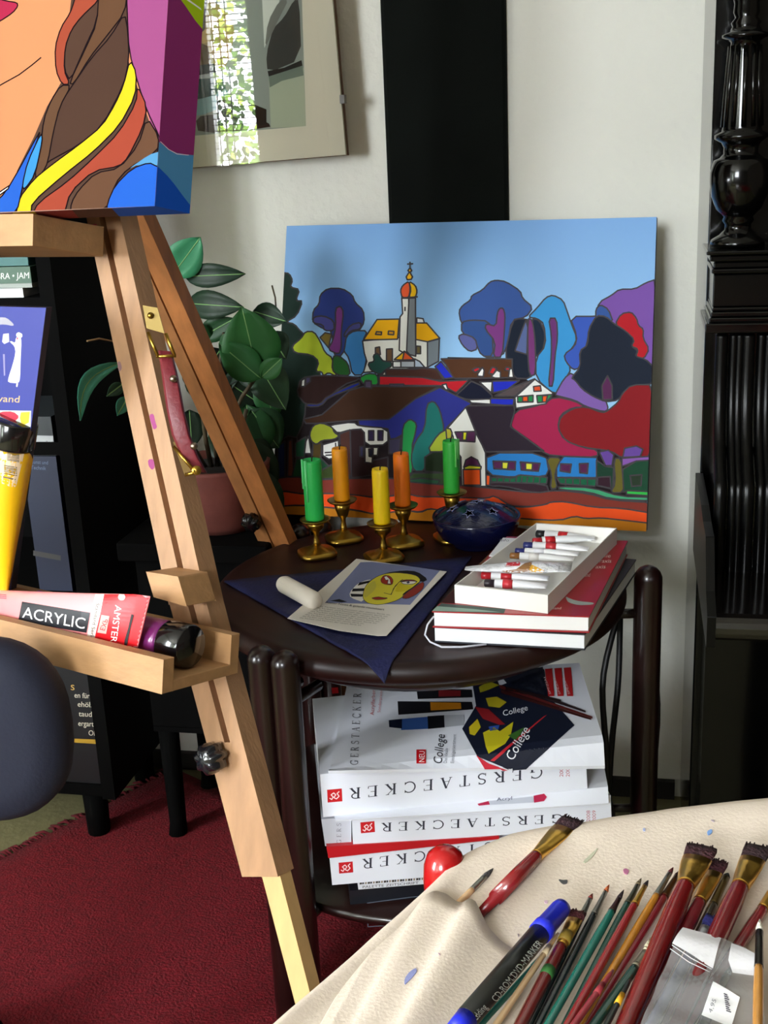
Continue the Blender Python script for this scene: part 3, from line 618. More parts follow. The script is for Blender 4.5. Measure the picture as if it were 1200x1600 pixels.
for (a, b, y0_, y1_) in ((GLf, GRt, -420, 945), (gl, gr, 940, 1160)):
    mb.prism([EP(f_(a, y0_)-1, y0_)-En*.008, EP(f_(b, y0_)+1, y0_)-En*.008, EP(f_(b, y1_)+1, y1_)-En*.008, EP(f_(a, y1_)-1, y1_)-En*.008], -En*(TH_-.009), M('8a5a36', .7))
SE = PX(P0, En)
mb.poly(SE, smooth2([(233, 648), (240, 646), (243, 660), (246, 668), (240, 672), (236, 660)]), M('8c2468', .6), 3)
mb.poly(SE, smooth2([(231, 718), (240, 717), (242, 730), (238, 735), (232, 728)]), M('8c2468', .6), 3)
mb.poly(SE, smooth2([(183, 566), (188, 564), (191, 576), (186, 582)]), M('7a5a5a', .6), 3)
mb.poly(SE, [(141, 351), (150, 350), (161, 362), (158, 368)], M('c8405a', .6), 3)
mb.build('leg', ER, label='grooved front leg with magenta paint spots')
# telescoping foot of the front leg
def down(pa, pb, z):
    d = pb-pa; return pa+d*((z-pa.z)/d.z)
A0, A1 = EP(405, 1300)-En*.004, EP(433, 1300)-En*.004
tl_, tr_ = EP(391, 1318)-En*.004, EP(420, 1318)-En*.004
fl, fr_ = down(EP(405, 1375)-En*.004, EP(459, 1581)-En*.004, .014), down(EP(432, 1370)-En*.004, EP(481, 1561)-En*.004, .014)
mb = MB(); mb.prism([tl_, tr_, fr_, fl], -En*.016, M('cfa870', .55, var=.12, vscale=9, stretch=(9, 9, 1.2))); mb.build('sliding_foot', ER)
# second front leg, mast and head (beyond the edge of the view) mirrored about the easel axis
top = EP(f_(UL, -420), -420); uax = (top-P0).dot(Er)-.02
def mir(p): q = p-P0; d = q.dot(Er)-uax; return p-Er*(2*d)
mb = MB(); a9, b9 = EP(-108, -420), EP(-56, -420); a8, b8 = down(a9, EP(-100, 1500), .01), down(b9, EP(-48, 1500), .01); mb.prism([a9, b9, b8, a8], -En*TH_, WOOD); mb.build('leg', ER)
pt = P0+Er*uax; hv = (top-P0).dot(Eu)
mb = MB(); mb.box((-.11, hv-.03, -.05), (.11, hv+.05, -TH_-.001), WOOD, (pt, Er, Eu, En)); mb.build('head_block', ER, bevel=.003)
# back leg
ptop, pmid = atk(256, 470, 1.55), atk(420, 832, 1.78)
d = (pmid-ptop).normalized(); sd = d.cross(V((-.25, -.97, 0))).normalized(); sd = sd if sd.x > 0 else -sd; bk_ = d.cross(sd).normalized(); bk_ = bk_ if bk_.y > 0 else -bk_
pa = ptop - d*.75; pf = down(ptop, pmid, .02)
mb = MB()
for s0, s1, m_ in ((-.026, -.004, M('a06a3c', .55, var=.2, vscale=9, stretch=(9, 9, 1.2))), (-.001, .026, WOODB)):
    mb.prism([pa+sd*s0, pa+sd*s1, pf+sd*s1, pf+sd*s0], bk_*.022, m_)
mb.prism([pa-sd*.006+bk_*.006, pa+sd*.004+bk_*.006, pf+sd*.004+bk_*.006, pf-sd*.006+bk_*.006], bk_*.012, M('4a2c18', .7)); mb.build('back_leg', ER)
kc = atk(402, 832, 1.70)
def star_knob(mb, c, ax, r, h, m):
    ax = ax.normalized(); a = ax.cross(V((0, 0, 1))).normalized(); b = ax.cross(a)
    ring = lambda rr, hh: [c+ax*hh+(a*math.cos(t)+b*math.sin(t))*rr*(1+.12*math.cos(7*t)) for t in [2*math.pi*j/56 for j in range(56)]]
    mb.loft([ring(r*.5, -h*.4), ring(r*.55, 0), ring(r*.95, h*.05), ring(r, h*.4), ring(r*.92, h*.8), ring(r*.6, h), ring(r*.1, h*1.02)], m)
mb = MB(); star_knob(mb, pmid-d*.03-bk_*.006-sd*.012, -bk_, .014, .016, M('0b0b0d', .25)); mb.build('knob', ER)
mb = MB(); kc = EP(343, 1180)+En*.004; star_knob(mb, kc, En, .0135, .02, M('14161b', .2, coat=.4)); mb.lathe([(.004, -.02), (.004, .0)], kc, M('8a8a8a', .3, 1), 10, axis=En); mb.build('knob', ER, label='black star knob on the front leg')
# clamp block above the tray
mb = MB(); q = [EP(228, 893, .04), EP(278, 901, .04), EP(292, 948, .04), EP(240, 933, .04)]
mb.prism(q, -En*.0395, WOODX); mb.build('clamp_block', ER, bevel=.0015)
# tray
WT = .10
a_, b_ = EP(253, 1085, WT), EP(260, 1032, WT); l_ = EP(-160, 1055-18, WT); dr = (EP(0, 1033, WT)-a_).normalized()
hh = (b_-a_).dot(Eu); TU = Eu
A = a_; W_ = .62; lf = -Er
def TB(mb, v0, v1, w0, w1, m, ext=0): mb.prism([A+TU*v0+En*w0, A+lf*W_+TU*v0+En*w0, A+lf*W_+TU*v1+En*w0, A+TU*v1+En*w0], En*(w1-w0), m)
mb = MB(); TB(mb, 0, hh, -.013, 0, WOODX); TB(mb, 0, .010, -WT+.012, -.0135, WOODX); TB(mb, .0, hh*1.25, -WT+.0005, -WT+.0118, WOODX)
mb.build('tray', ER, bevel=.0008)
TFL = .0105   # floor height in the tray
# canvas holder under the portrait
PWf, PT = .105, .042
mb = MB(); q = [EP(-260, 338, PWf), EP(52, 334, PWf), EP(51, 384, PWf), EP(-260, 388, PWf)]
mb.prism(q, -En*(PWf-.001-.02), WOODX); mb.build('canvas_holder', ER, bevel=.001)
# mast carrying the holder
mb = MB(); mb.box((-.022, -.30, -.02), (.022, hv, .019), WOOD, (pt, Er, Eu, En)); mb.build('mast', ER)
# leather carrying handle with brass fittings
LE = M('6a1822', .45, bump=.15, bscale=200, var=.15, vscale=60)
sp_ = [(258, 548), (266, 590), (274, 640), (283, 680), (296, 712), (312, 738)]
kk = [1.125, 1.115, 1.11, 1.11, 1.115, 1.12]
pts = [atk(x, y, k) for (x, y), k in zip(sp_, kk)]
mb = MB()
rings = []
hw = [11, 13, 14, 15, 14, 12]
for (x, y), k, h_ in zip(sp_, kk, hw):
    l0, r0 = atk(x-h_, y-1, k), atk(x+h_, y+1, k); nrm_ = (EYE-l0).normalized()*.0055
    rings.append([l0, l0+nrm_*.8+(r0-l0)*.12, r0+nrm_*.8-(r0-l0)*.12, r0, r0-nrm_*.4, l0-nrm_*.4])
mb.loft(rings, LE); hd = mb.build('handle', ER, bevel=.0008, label='dark red leather carrying handle')
for x, y, k in ((271, 592, 1.106), (303, 697, 1.108)):
    mb = MB(); c = atk(x, y, k); mb.lathe([(.0001, .0035), (.0025, .003), (.0035, .001), (.0036, -.002)], c, M('8a7a6a', .3, 1), 14, axis=EYE-c); mb.build('rivet', hd)
mb = MB(); pl = [atk(223, 477, 1.118), atk(246, 481, 1.118), atk(257, 521, 1.118), atk(229, 513, 1.118)]
mb.prism(pl, FW*.002, M('8c7848', .5, metal=1)); c = atk(235, 493, 1.116); mb.lathe([(.0001, .0022), (.002, .0016), (.003, 0)], c, BRASS, 12, axis=EYE-c); mb.build('brass_plate', ER)
mb = MB()
for a, b in (((231, 519), (247, 558)), ((259, 521), (273, 556))): mb.tube([atk(*a, 1.112), atk(*b, 1.112)], .0017, BRASS, 8)
mb.tube([atk(244, 557, 1.112), atk(275, 556, 1.113)], .0015, BRASS, 8); mb.build('brass_loop', ER)
mb = MB(); mb.prism([atk(270, 690, 1.122), atk(286, 694, 1.122), atk(304, 738, 1.122), atk(288, 742, 1.122)], FW*.002, M('4a3a20', .4, 1))
for a, b in (((271, 698), (305, 737)), ((290, 742), (306, 738))): mb.tube([atk(*a, 1.112), atk(*b, 1.108)], .0017, BRASS, 8)
c = atk(307, 735, 1.108); mb.lathe([(.004, -.001), (.0045, 0), (.004, .001)], c, BRASS, 14, axis=EYE-c); mb.build('brass_loop', ER)

# ================================================================ portrait canvas on the easel
SF = PX(P0+En*PWf, En, lay=1e-5); cb = EP(242, 322, PWf); ct = EP(263, 0, PWf); upd = (ct-cb).normalized()
bl_ = EP(-160, 340, PWf); lft = (bl_-cb).normalized()
Hc, Wc = .62, .40
fq = [cb, cb+lft*Wc, cb+lft*Wc+upd*Hc, cb+upd*Hc]
mb = MB(); mb.prism(fq, -En*PT, M('8a6a5a', .7), M('702a5c', .6))
def uv(p):  # back to pixels
    v = p-EYE; k = v.dot(FW); return (600+F*v.dot(CR)/k, 800-F*v.dot(CU)/k)
clF = [uv(p) for p in fq]
SF.clip = [(242, 322), clF[1], (-600, -1200), (340, -1200)]
SF.clip = [(242, 322), (-330, 344), (-330, -600), (242+.0652*922, -600)]
S2 = PX(cb, upd.cross(En), lay=1e-5); bkb, bkt = uv(cb-En*PT), uv(cb+upd*.6-En*PT); frt = uv(cb+upd*.6)
S2.clip = [(242, 322), bkb, bkt, frt]
S3 = PX(cb, En.cross(lft), lay=1e-5); S3.clip = [(242, 322), bkb, uv(cb+lft*.5-En*PT), uv(cb+lft*.5)]
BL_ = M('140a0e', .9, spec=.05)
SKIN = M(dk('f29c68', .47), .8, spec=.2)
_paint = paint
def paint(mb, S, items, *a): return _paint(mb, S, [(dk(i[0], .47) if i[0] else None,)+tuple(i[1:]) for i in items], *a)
mb.poly(SF, SF.clip, SKIN, 1)
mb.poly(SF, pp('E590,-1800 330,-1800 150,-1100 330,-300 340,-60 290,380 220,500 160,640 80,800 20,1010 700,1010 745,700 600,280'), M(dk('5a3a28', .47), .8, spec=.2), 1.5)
paint(mb, SF, [('c01a4a', 'E-200,60 -60,-20 30,5 80,12 84,30 60,60 0,100 -80,140', ''), (None, 'E-120,440 0,400 90,350 150,305 192,270', 'o'),
 ('b24a2c', 'E350,-20 350,0 330,60 285,130 258,220 262,330 290,395 328,395 300,330 305,230 330,150 380,80 465,0 470,-40'),
 ('563623', 'E465,-40 455,100 390,240 330,380 302,330 305,220 335,140 380,80 465,0'),
 ('6b4426', 'E465,-60 600,-60 585,60 500,170 420,270 345,395 325,390 400,230 455,110'),
 ('523220', 'E585,60 600,150 605,280 580,400 480,590 370,680 240,750 220,765 250,600 280,490 340,400 430,270 520,170'),
 ('6b4529', 'E285,400 335,400 280,500 250,620 225,760 200,810 160,840 190,700 205,560 240,470'),
 ('b0508e', 'E590,-1900 1000,-1900 800,250 760,690 740,700 690,520 650,400 605,240 595,60', 'n'), (None, 'E588,-1400 592,-100 597,60 605,240 650,400 690,520 748,640 750,670 738,712', 'o'),
 ('fcdc12', 'E610,280 640,340 635,450 560,590 440,710 300,820 150,950 145,1010 75,1010 90,930 160,840 240,775 370,680 480,590 540,490 580,400'),
 ('b5472c', 'E645,400 690,500 670,600 600,740 560,780 440,800 330,900 300,1010 150,1010 180,950 320,850 440,740 560,620 640,480'),
 ('6e472b', 'E690,550 745,640 740,710 600,790 540,860 500,990 330,1010 335,950 370,890 450,810 560,790 650,680'),
 ('5ba6da', 'E800,690 745,712 700,725 600,795 650,770 800,790', 'n'),
 ('1668de', 'E500,1010 505,950 540,870 620,790 700,762 735,780 800,800 800,1010'),
 ('1a66d8', 'E-60,1060 -60,960 0,935 60,850 190,610 175,660 125,790 75,1020'), ('3c9fe0', 'E195,620 200,660 165,820 115,890 105,870 130,760'), ('f2f2f2', 'E-40,930 0,900 45,870 40,885 0,915')],
 BL_, 2.0, .5, 2)
paint = _paint
paint(mb, S2, [('8a2c6c', 'E600,-1900 1000,-1900 1000,1100 600,1100', 'xn'), ('a9cc12', 'E820,-30 850,0 935,125 1000,180 1000,-60 900,-60', 'n'), ('f0f0f0', 'E848,-30 940,38 945,48 842,-22', 'xn'),
 ('4d8fc0', 'E740,660 790,700 840,722 1000,735 1000,1100 700,1100 700,640', 'n'), (None, 'E752,664 790,700 830,722 884,727', 'o'),
 ('0d52c0', 'E700,762 735,775 800,840 870,935 1000,1100 700,1100', 'n')], M('f0d8e4', .6), 1.0, .5, 1)
paint(mb, S3, [('7a1e14', 'E-400,900 1000,900 1000,1200 -400,1200', 'xn'), ('4a2612', 'E300,940 540,940 620,1080 420,1080', 'n'), ('0e4aa8', 'E490,940 900,940 900,1100 620,1080', 'n'), ('c8a018', 'E60,990 160,990 200,1030 60,1020', 'n')], BL_, 1.4, .5, 1)
paint = _paint
mb.build('portrait_canvas', **T('thick pop art portrait canvas with orange face and yellow hair strand, standing on the easel', 'painting'))

# ================================================================ things on the tray
def trayp(px_, py_, w): return onp(px_, py_, P0+En*w, En)
# navy pad
pw = .033; pp0 = A+TU*TFL+En*(pw-WT)+lf*.30
SN = PX(pp0, nh)
q = [(72, 481), (17, 922), (-300, 960), (-300, 470)]
pts = [SN.at(*p) for p in q]
mb = MB(); mb.prism(pts, -nh*.007, M('1d2348', .5), M('14162e', .5))
mb.poly(SN, q, M('2c3484', .45), 1)
SN.clip = [(71, 481), (17, 920), (-300, 960), (-300, 470)]
mb.text(SN, 'Leinwand', (-41, 626), (9.6, .4), (1.2, -11), M('c8a86a', .5), 3, fit=7.4)
paint(mb, SN, [('e8e6f2', 'H72,420 92,412 96,440 92,520 90,600 84,625 36,622 38,600 58,540 70,490 66,460 44,440 48,436 68,446', 'n'), ('dcd8e8', 'H74,402 84,397 100,405 100,420 84,424 72,414', 'n'), ('b0506a', 'H76,420 82,420 82,430 74,430', 'xn'), ('c9c5c0', 'H74,625 82,624 78,642 72,640', 'xn'),
 ('9a98a0', 'H-60,370 -30,335 0,330 30,332 62,360 60,370 20,362 -20,365', 'n'), ('b8b2c8', 'H15,405 40,402 42,440 20,450 10,440', 'n'), ('8a86a8', 'H14,495 22,495 24,590 18,592', 'xn')], LINE, 1, .5, 3)
paint(mb, SN, [('c8ccb8', 'H-60,745 140,748 138,820 -60,815', 'xn'), ('c83a4a', 'H0,752 60,750 90,775 60,800 20,780 0,770', 'n'), ('d8b83a', 'H95,755 135,752 130,800 100,815 90,780', 'n'), ('6a8a4a', 'H20,790 70,800 100,830 20,820', 'n'),
 ('d9d0bc', 'H70,1000 110,930 100,1100 60,1270 40,1400 45,1540 -60,1540 -60,1300', 'n'), ('a03040', 'H60,1260 74,1255 60,1330 40,1400 20,1390', 'n'), ('5a6a24', 'H20,1340 44,1400 30,1480 0,1500 0,1400', 'n'), ('b87a2c', 'H0,1440 30,1420 20,1520 0,1530', 'n'), ('4a3a6a', 'H80,1100 96,1095 86,1180 72,1200', 'n')], LINE, 1, .5, 14)
mb.build('canvas_pad', **T('navy canvas pad with a white dressed figure under a parasol, upright on the easel tray', 'canvas pad'))
# yellow tube standing cap up
YM = M('f0b90c', .35, coat=.2); CAPM = M('0a090b', .16, coat=.5)
yb, yt = trayp(-20, 905, .062), trayp(24, 656, .075)
yb = A+TU*(TFL+.012)+En*(.062-WT)+lf*((A-trayp(-20, 905, .062)).dot(Er))
dy = (yt-yb).normalized(); Ly = (yt-yb).length; sx_ = dy.cross(En).normalized(); nn_ = sx_.cross(dy)
root = thing('paint_tube', 'yellow acrylic paint tube standing cap upwards in front of the navy pad', 'paint tube', yb, 'acrylic paint tubes on the easel tray')
mb = MB(); mb.blade(yb, dy, sx_, nn_, [(0, .026, .001), (.01, .026, .002), (.05, .0245, .011), (Ly*.6, .0225, .0185), (Ly-.034, .0215, .021), (Ly-.026, .0195, .0195)], YM, 28)
hs = HIT(mb); mb.poly(hs, pp('H-60,895 112,922 96,990 70,1092 -60,1060'), M('ecd2b0', .5), 1, sub=7)
for y_ in (936, 941, 947, 953, 960, 966): mb.poly(hs, pp('H32,%d 86,%d 86,%d 32,%d' % (y_, y_+8, y_+11, y_+3)), M('2a2420', .5), 2, sub=8)
for y_ in (990, 997, 1003, 1010, 1017, 1026): mb.poly(hs, pp('H18,%d 76,%d 76,%d 18,%d' % (y_, y_+10, y_+13, y_+3)), M('2a2420', .5), 2, sub=8)
mb.poly(hs, pp('H14,1040 70,1052 68,1058 14,1046'), M('7a6a58', .5), 2, sub=8)
mb.build('tube_body', root)
mb = MB(); mb.lathe([(.0205, Ly-.026), (.0212, Ly-.024), (.0212, Ly-.002), (.020, Ly), (.0001, Ly)], yb, CAPM, 30, axis=dy); mb.build('cap', root)
# magenta tube lying in the tray, black cap to the right
cc = A+TU*(TFL+.0195)+En*(.050-WT); off = (trayp(300, 995, .05)-cc).dot(Er); cc = cc+Er*off
cdir = (Er-En*.0).normalized()
root = thing('paint_tube', 'magenta acrylic tube with big round black cap at the end of the tray', 'paint tube', cc, 'acrylic paint tubes on the easel tray')
mb = MB(); mb.blade(cc-cdir*.028, -cdir, Eu, En, [(0, .0175, .0175), (.004, .0185, .0185), (.06, .0175, .017), (.12, .019, .009), (.165, .02, .002)], M('7a2468', .32, coat=.3), 30)
mb.build('tube_body', root)
mb = MB(); mb.lathe([(.0185, -.027), (.0195, -.025), (.0195, -.002), (.0182, 0), (.0001, .0)], cc, CAPM, 36, axis=cdir); mb.build('cap', root)
# pink tube lying in front and over it, crimp to the right
WP = .083
pc = trayp(225, 972, WP-.008); dl = (trayp(0, 956, WP-.012)-pc).normalized(); s_up = (trayp(235, 926, WP-.008)-trayp(212, 1020, WP-.008)).normalized()
nn_ = dl.cross(s_up).normalized(); nn_ = nn_ if nn_.dot(En) > 0 else -nn_; s_up = nn_.cross(dl).normalized(); s_up = s_up if s_up.z > 0 else -s_up
root = thing('paint_tube', 'pink acrylic tube with red crimped end, lying over the magenta tube in the tray', 'paint tube', pc, 'acrylic paint tubes on the easel tray')
mb = MB(); sh = (s_up*.9).normalized()
tw = EP(235, 926, WP-.008)-EP(212, 1020, WP-.008)
def ring_(t, a, b, cshift=0): 
    c = pc+dl*t+nn_*cshift; k = max(0, 1-t/.03); up = (tw.normalized()*k+s_up*(1-k)).normalized()
    return [c+up*(math.cos(x)*a)+nn_*(math.sin(x)*b) for x in [2*math.pi*j/36 for j in range(36)]]
PK = M('f79a9c', .35, coat=.2)
mb.loft([ring_(0, .0245, .0008), ring_(.012, .0243, .0014), ring_(.03, .0235, .0035), ring_(.07, .0225, .007), ring_(.12, .0215, .0105, -.002), ring_(.19, .0205, .013, -.003)], PK)
hs = HIT(mb, 2.5e-4)
mb.poly(hs, pp('K500,150 720,150 720,480 640,480 430,470 470,300'), M('d8141e', .35), 1, sub=6)
mb.poly(hs, pp('K458,150 500,150 470,300 430,470 395,470 430,300'), M('f0dcd2', .4), 1, sub=6)
mb.poly(hs, pp('K104,240 424,292 406,386 86,332'), M('1a1c22', .4), 1, sub=6)
mb.text(hs, 'ACRYLIC', (35.5, 964.5), (11.3, 2.1), (2.2, -17.5), M('f4f0ec', .5), 3, fit=8.6)
mb.text(hs, 'ACRYLIQUE / ACRYLICO / ACRYL', (33, 977), (4.2, .75), (.6, -4.2), M('8a2030', .5), 2, fit=22.6)
mb.text(hs, 'AMSTERDAM', (181, 945), (-1.9, 13.6), (10.5, 1.5), M('fbeee6', .5), 3, fit=6.7)
mb.text(hs, 'Standard Series', (151, 942), (-1.6, 9), (5.6, .9), M('50484a', .5), 3, fit=6.6)
mb.poly(hs, [(191+5.5*math.cos(t/2), 933+5.2*math.sin(t/2)) for t in range(13)], M('fbeee6', .5), 3)
mb.poly(hs, pp('K478,302 516,308 500,390 458,384'), M('f0a8a0', .5), 3, sub=6); mb.text(hs, 'EXP', (157, 984), (2.6, -8), (8, 2), M('d8141e', .5), 4, fit=2.2)
mb.poly(hs, pp('K618,298 630,302 612,370 596,450 584,462 586,420 604,360'), M('1a0606', .6), 3, sub=6)
for y_ in (208, 216, 224): mb.poly(hs, pp('K-40,%d 32,%d 30,%d -40,%d' % (y_-6, y_, y_+4, y_-2)), M('a85a62', .5), 2, sub=6)
mb.build('tube_body', root)

# ================================================================ office chair (dark, at the left edge)
root = thing('office_chair', 'dark blue-black padded office chair at the left edge, below the easel tray', 'chair', (-.62, 1.02, 0))
cc_ = atk(-32, 1140, 1.05); mb = MB(); ca = (FW*1.0); ca.z = 0; ca.normalize(); cs = ca.cross(V((0, 0, 1))); cu_ = V((0, 0, 1))
ring = lambda k, d: [cc_+cs*(.080*k*math.copysign(abs(math.cos(t))**.8, math.cos(t)))+cu_*(.085*k*math.copysign(abs(math.sin(t))**.8, math.sin(t)))+ca*d for t in [2*math.pi*j/36 for j in range(36)]]
mb.loft([ring(.6, -.028), ring(.85, -.024), ring(.97, -.013), ring(1, 0), ring(.97, .013), ring(.85, .024), ring(.6, .028)], M('11162a', .8, bump=.1, bscale=300)); mb.build('backrest', root)
cc2 = V((cc_.x, cc_.y, 0)); 
mb = MB(); mb.tube([(cc2.x-.02, cc2.y, cc_.z-.07), (cc2.x-.04, cc2.y, .40), (cc2.x-.2, cc2.y, .36)], .014, BLK, 10); mb.build('back_support', root)
mb = MB(); sc_ = V((cc2.x-.30, cc2.y, .36)); mb.lathe([(.17, 0), (.2, .01), (.21, .035), (.19, .06), (.1, .068), (.001, .068)], sc_, M('14182a', .75), 32); mb.build('seat', root)
mb = MB(); mb.lathe([(.025, 0), (.025, .28)], (sc_.x, sc_.y, .08), BLK, 14); mb.build('gas_column', root)
for j in range(5):
    t = 2*math.pi*j/5+.3; e_ = V((sc_.x+math.cos(t)*.27, sc_.y+math.sin(t)*.27, .06)) if j else V((hz(-2, 1608, .06).x, hz(-2, 1608, .06).y, .06)); mb = MB(); mb.tube([(sc_.x, sc_.y, .1), e_], [.022, .014], BLK, 10); lg = mb.build('leg', root)
    mb = MB(); mb.lathe([(.001, -.01), (.028, -.01), (.028, .01), (.001, .01)], (e_.x, e_.y, .0285), BLK, 16, axis=(math.cos(t+1.2), math.sin(t+1.2), 0)); mb.build('caster', lg)

# ================================================================ plant stand and potted plant
pc_ = hy(345, 822, 1.70); pz = pc_.z
root = thing('plant_stand', 'black wooden plant stand under the potted plant between bookcase and round table', 'plant stand', (pc_.x-.02, 1.70, 0))
fx0, fx1, fy0, fy1 = hz(262, 1240, 0).x+.0, pc_.x+.10, hz(342, 1300, 0).y, 1.83
fx0 = -.735; fy0 = 1.63
mb = MB(); mb.box((fx0-.02, fy0-.02, pz-.03), (fx1, fy1, pz-.001), BLK); mb.build('top', root, bevel=.003)
mb = MB(); mb.box((fx0, fy0, .21), (fx1-.02, fy0+.012, pz-.031), BLK).box((fx0, fy1-.02, .21), (fx1-.02, fy1-.008, pz-.031), BLK).box((fx0, fy0+.013, .21), (fx0+.012, fy1-.021, pz-.031), BLK).box((fx1-.032, fy0+.013, .21), (fx1-.02, fy1-.021, pz-.031), BLK).box((fx0, fy0, .2), (fx1-.02, fy1-.008, .209), BLK); mb.build('cabinet_box', root)
for x in (fx0+.018, fx1-.04):
    for y in (fy0+.016, fy1-.03):
        mb = MB(); mb.tube([(x, y, .199), (x, y, .03), (x, y-.006, .004)], [.017, .014, .016], BLK, 10); mb.build('leg', root)
pot = V((pc_.x+.0, 1.71, pz))
POT = M('70382f', .75, bump=.4, bscale=40, var=.15, vscale=30)
root = thing('potted_plant', 'leafy green potted plant in a reddish clay pot behind the easel leg', 'potted plant', pot)
mb = MB(); prof = [(.001, 0), (.05, 0), (.055, .01), (.06, .03), (.061, .034), (.063, .045), (.064, .05), (.066, .07), (.067, .075), (.069, .095), (.070, .1), (.066, .102), (.063, .09), (.001, .088)]
mb.lathe([(a*1.15, b) for a, b in prof], pot, POT, 40); mb.build('pot', root)
mb = MB(); mb.lathe([(.001, .0885), (.062, .0885), (.06, .092), (.001, .094)], pot, M('1c140e', .95), 24); mb.build('soil', root)
STEMM = M('4a3f2a', .7); kp = 1.80
def A3(x, y, k=1.8): return atk(x, y, k)
stems = [[pot+V((-.01, 0, .09)), A3(322, 690, 1.78), A3(306, 560, 1.75), A3(303, 480, 1.74), A3(282, 430, 1.72)], [pot+V((0, 0, .09)), A3(330, 640, 1.78), A3(318, 540, 1.76), A3(300, 500, 1.75), A3(288, 445, 1.73)],
 [pot+V((.01, 0, .09)), A3(352, 680, 1.76), A3(378, 620, 1.73), A3(400, 590, 1.7)], [pot+V((.01, .01, .09)), A3(340, 650, 1.76), A3(345, 560, 1.74), A3(350, 520, 1.72)], [pot+V((.02, 0, .09)), A3(375, 680, 1.75), A3(385, 640, 1.73)],
 [pot+V((-.02, 0, .09)), A3(290, 680, 1.72), A3(230, 610, 1.65), A3(185, 572, 1.6)]]
for st in stems:
    mb = MB(); mb.tube(st, [.004, .0035, .003, .0025, .002][:len(st)], STEMM, 7); mb.build('stem', root)
def leaf(mb, b, t, wpx, col, kb=1.73, kt=None, curl=.0, fold=.07, side=0):
    if b[0] > 300 and max(b[1], t[1]) > 600 and t[0] < 440: kb = max(kb, 1.86); kt = 1.88
    kt = kt or kb-.03; B, Tt = atk(*b, kb), atk(*t, kt); ax = (Tt-B); L = ax.length; ax.normalize()
    vw = (EYE-B).normalized(); sd_ = ax.cross(vw).normalized(); up = sd_.cross(ax).normalized(); hw_ = wpx*1.25*kb/F/2
    m = M(col, .5, spec=.4, bump=.15, bscale=80, var=.12, vscale=40); vs = []; n = 9
    for i in range(n+1):
        u_ = i/n; wv = hw_*math.sin(math.pi*min(1, u_**.85))**.8 if 0 < u_ < 1 else .0004
        c = B+ax*(L*u_)+up*(curl*math.sin(math.pi*u_)*L)+sd_*(side*math.sin(math.pi*u_)*L)
        for s_ in (-1, -.5, 0, .5, 1): vs.append(c+sd_*(wv*s_)+up*(abs(s_)*wv*fold*2 - .002*(1-abs(s_))))
    fs = [[i*5+j, i*5+j+1, (i+1)*5+j+1, (i+1)*5+j] for i in range(n) for j in range(4)]
    mb.add(vs, fs, m, True)
    mb.add([vs[i*5+2]+up*.0006+sd_*s_*.0007 for i in range(n+1) for s_ in (-1, 1)], [[i*2, i*2+1, i*2+3, i*2+2] for i in range(n)], M('7fae6a', .5), True)
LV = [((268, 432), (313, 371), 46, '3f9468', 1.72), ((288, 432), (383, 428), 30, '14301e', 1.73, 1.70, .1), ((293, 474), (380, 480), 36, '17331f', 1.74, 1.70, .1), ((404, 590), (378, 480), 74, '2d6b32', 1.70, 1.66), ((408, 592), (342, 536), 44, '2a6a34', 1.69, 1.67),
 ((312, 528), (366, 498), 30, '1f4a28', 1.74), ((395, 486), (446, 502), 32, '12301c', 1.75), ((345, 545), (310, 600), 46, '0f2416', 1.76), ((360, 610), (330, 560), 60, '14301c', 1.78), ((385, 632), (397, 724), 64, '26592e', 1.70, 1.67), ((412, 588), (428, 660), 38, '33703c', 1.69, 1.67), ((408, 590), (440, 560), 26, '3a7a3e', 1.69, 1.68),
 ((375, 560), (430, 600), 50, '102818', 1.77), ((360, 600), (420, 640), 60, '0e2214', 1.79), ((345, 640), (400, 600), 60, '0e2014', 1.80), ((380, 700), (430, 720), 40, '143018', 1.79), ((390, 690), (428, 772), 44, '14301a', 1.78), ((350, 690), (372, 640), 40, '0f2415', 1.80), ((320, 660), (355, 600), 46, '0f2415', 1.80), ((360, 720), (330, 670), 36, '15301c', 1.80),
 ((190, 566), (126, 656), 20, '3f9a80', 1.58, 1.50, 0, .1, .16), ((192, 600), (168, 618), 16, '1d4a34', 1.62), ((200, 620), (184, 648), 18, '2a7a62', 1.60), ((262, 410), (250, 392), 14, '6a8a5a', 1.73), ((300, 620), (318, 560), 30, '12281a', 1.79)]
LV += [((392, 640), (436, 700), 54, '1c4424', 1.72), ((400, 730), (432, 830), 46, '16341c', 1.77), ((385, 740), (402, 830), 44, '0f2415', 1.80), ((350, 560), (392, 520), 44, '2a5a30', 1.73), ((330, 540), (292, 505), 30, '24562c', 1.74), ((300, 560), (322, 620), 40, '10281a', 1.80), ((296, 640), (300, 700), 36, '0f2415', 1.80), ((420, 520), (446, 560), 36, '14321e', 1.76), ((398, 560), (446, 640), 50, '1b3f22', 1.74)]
mb = MB()
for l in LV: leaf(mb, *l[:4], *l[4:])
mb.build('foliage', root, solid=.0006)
mb = MB(); mb.tube([atk(180, 534, 1.6), atk(155, 529, 1.58), atk(136, 533, 1.56)], .0012, M('a8875a', .6), 6); mb.build('twig', root); mb = MB(); mb.tube([atk(432, 492, 1.74), atk(430, 465, 1.74), atk(425, 446, 1.74)], .0013, STEMM, 6); mb.build('twig', root); mb = MB()
mb.tube([atk(310, 560, 1.75), atk(303, 500, 1.74), atk(290, 460, 1.73)], .002, STEMM, 6); mb.build('twig', root)

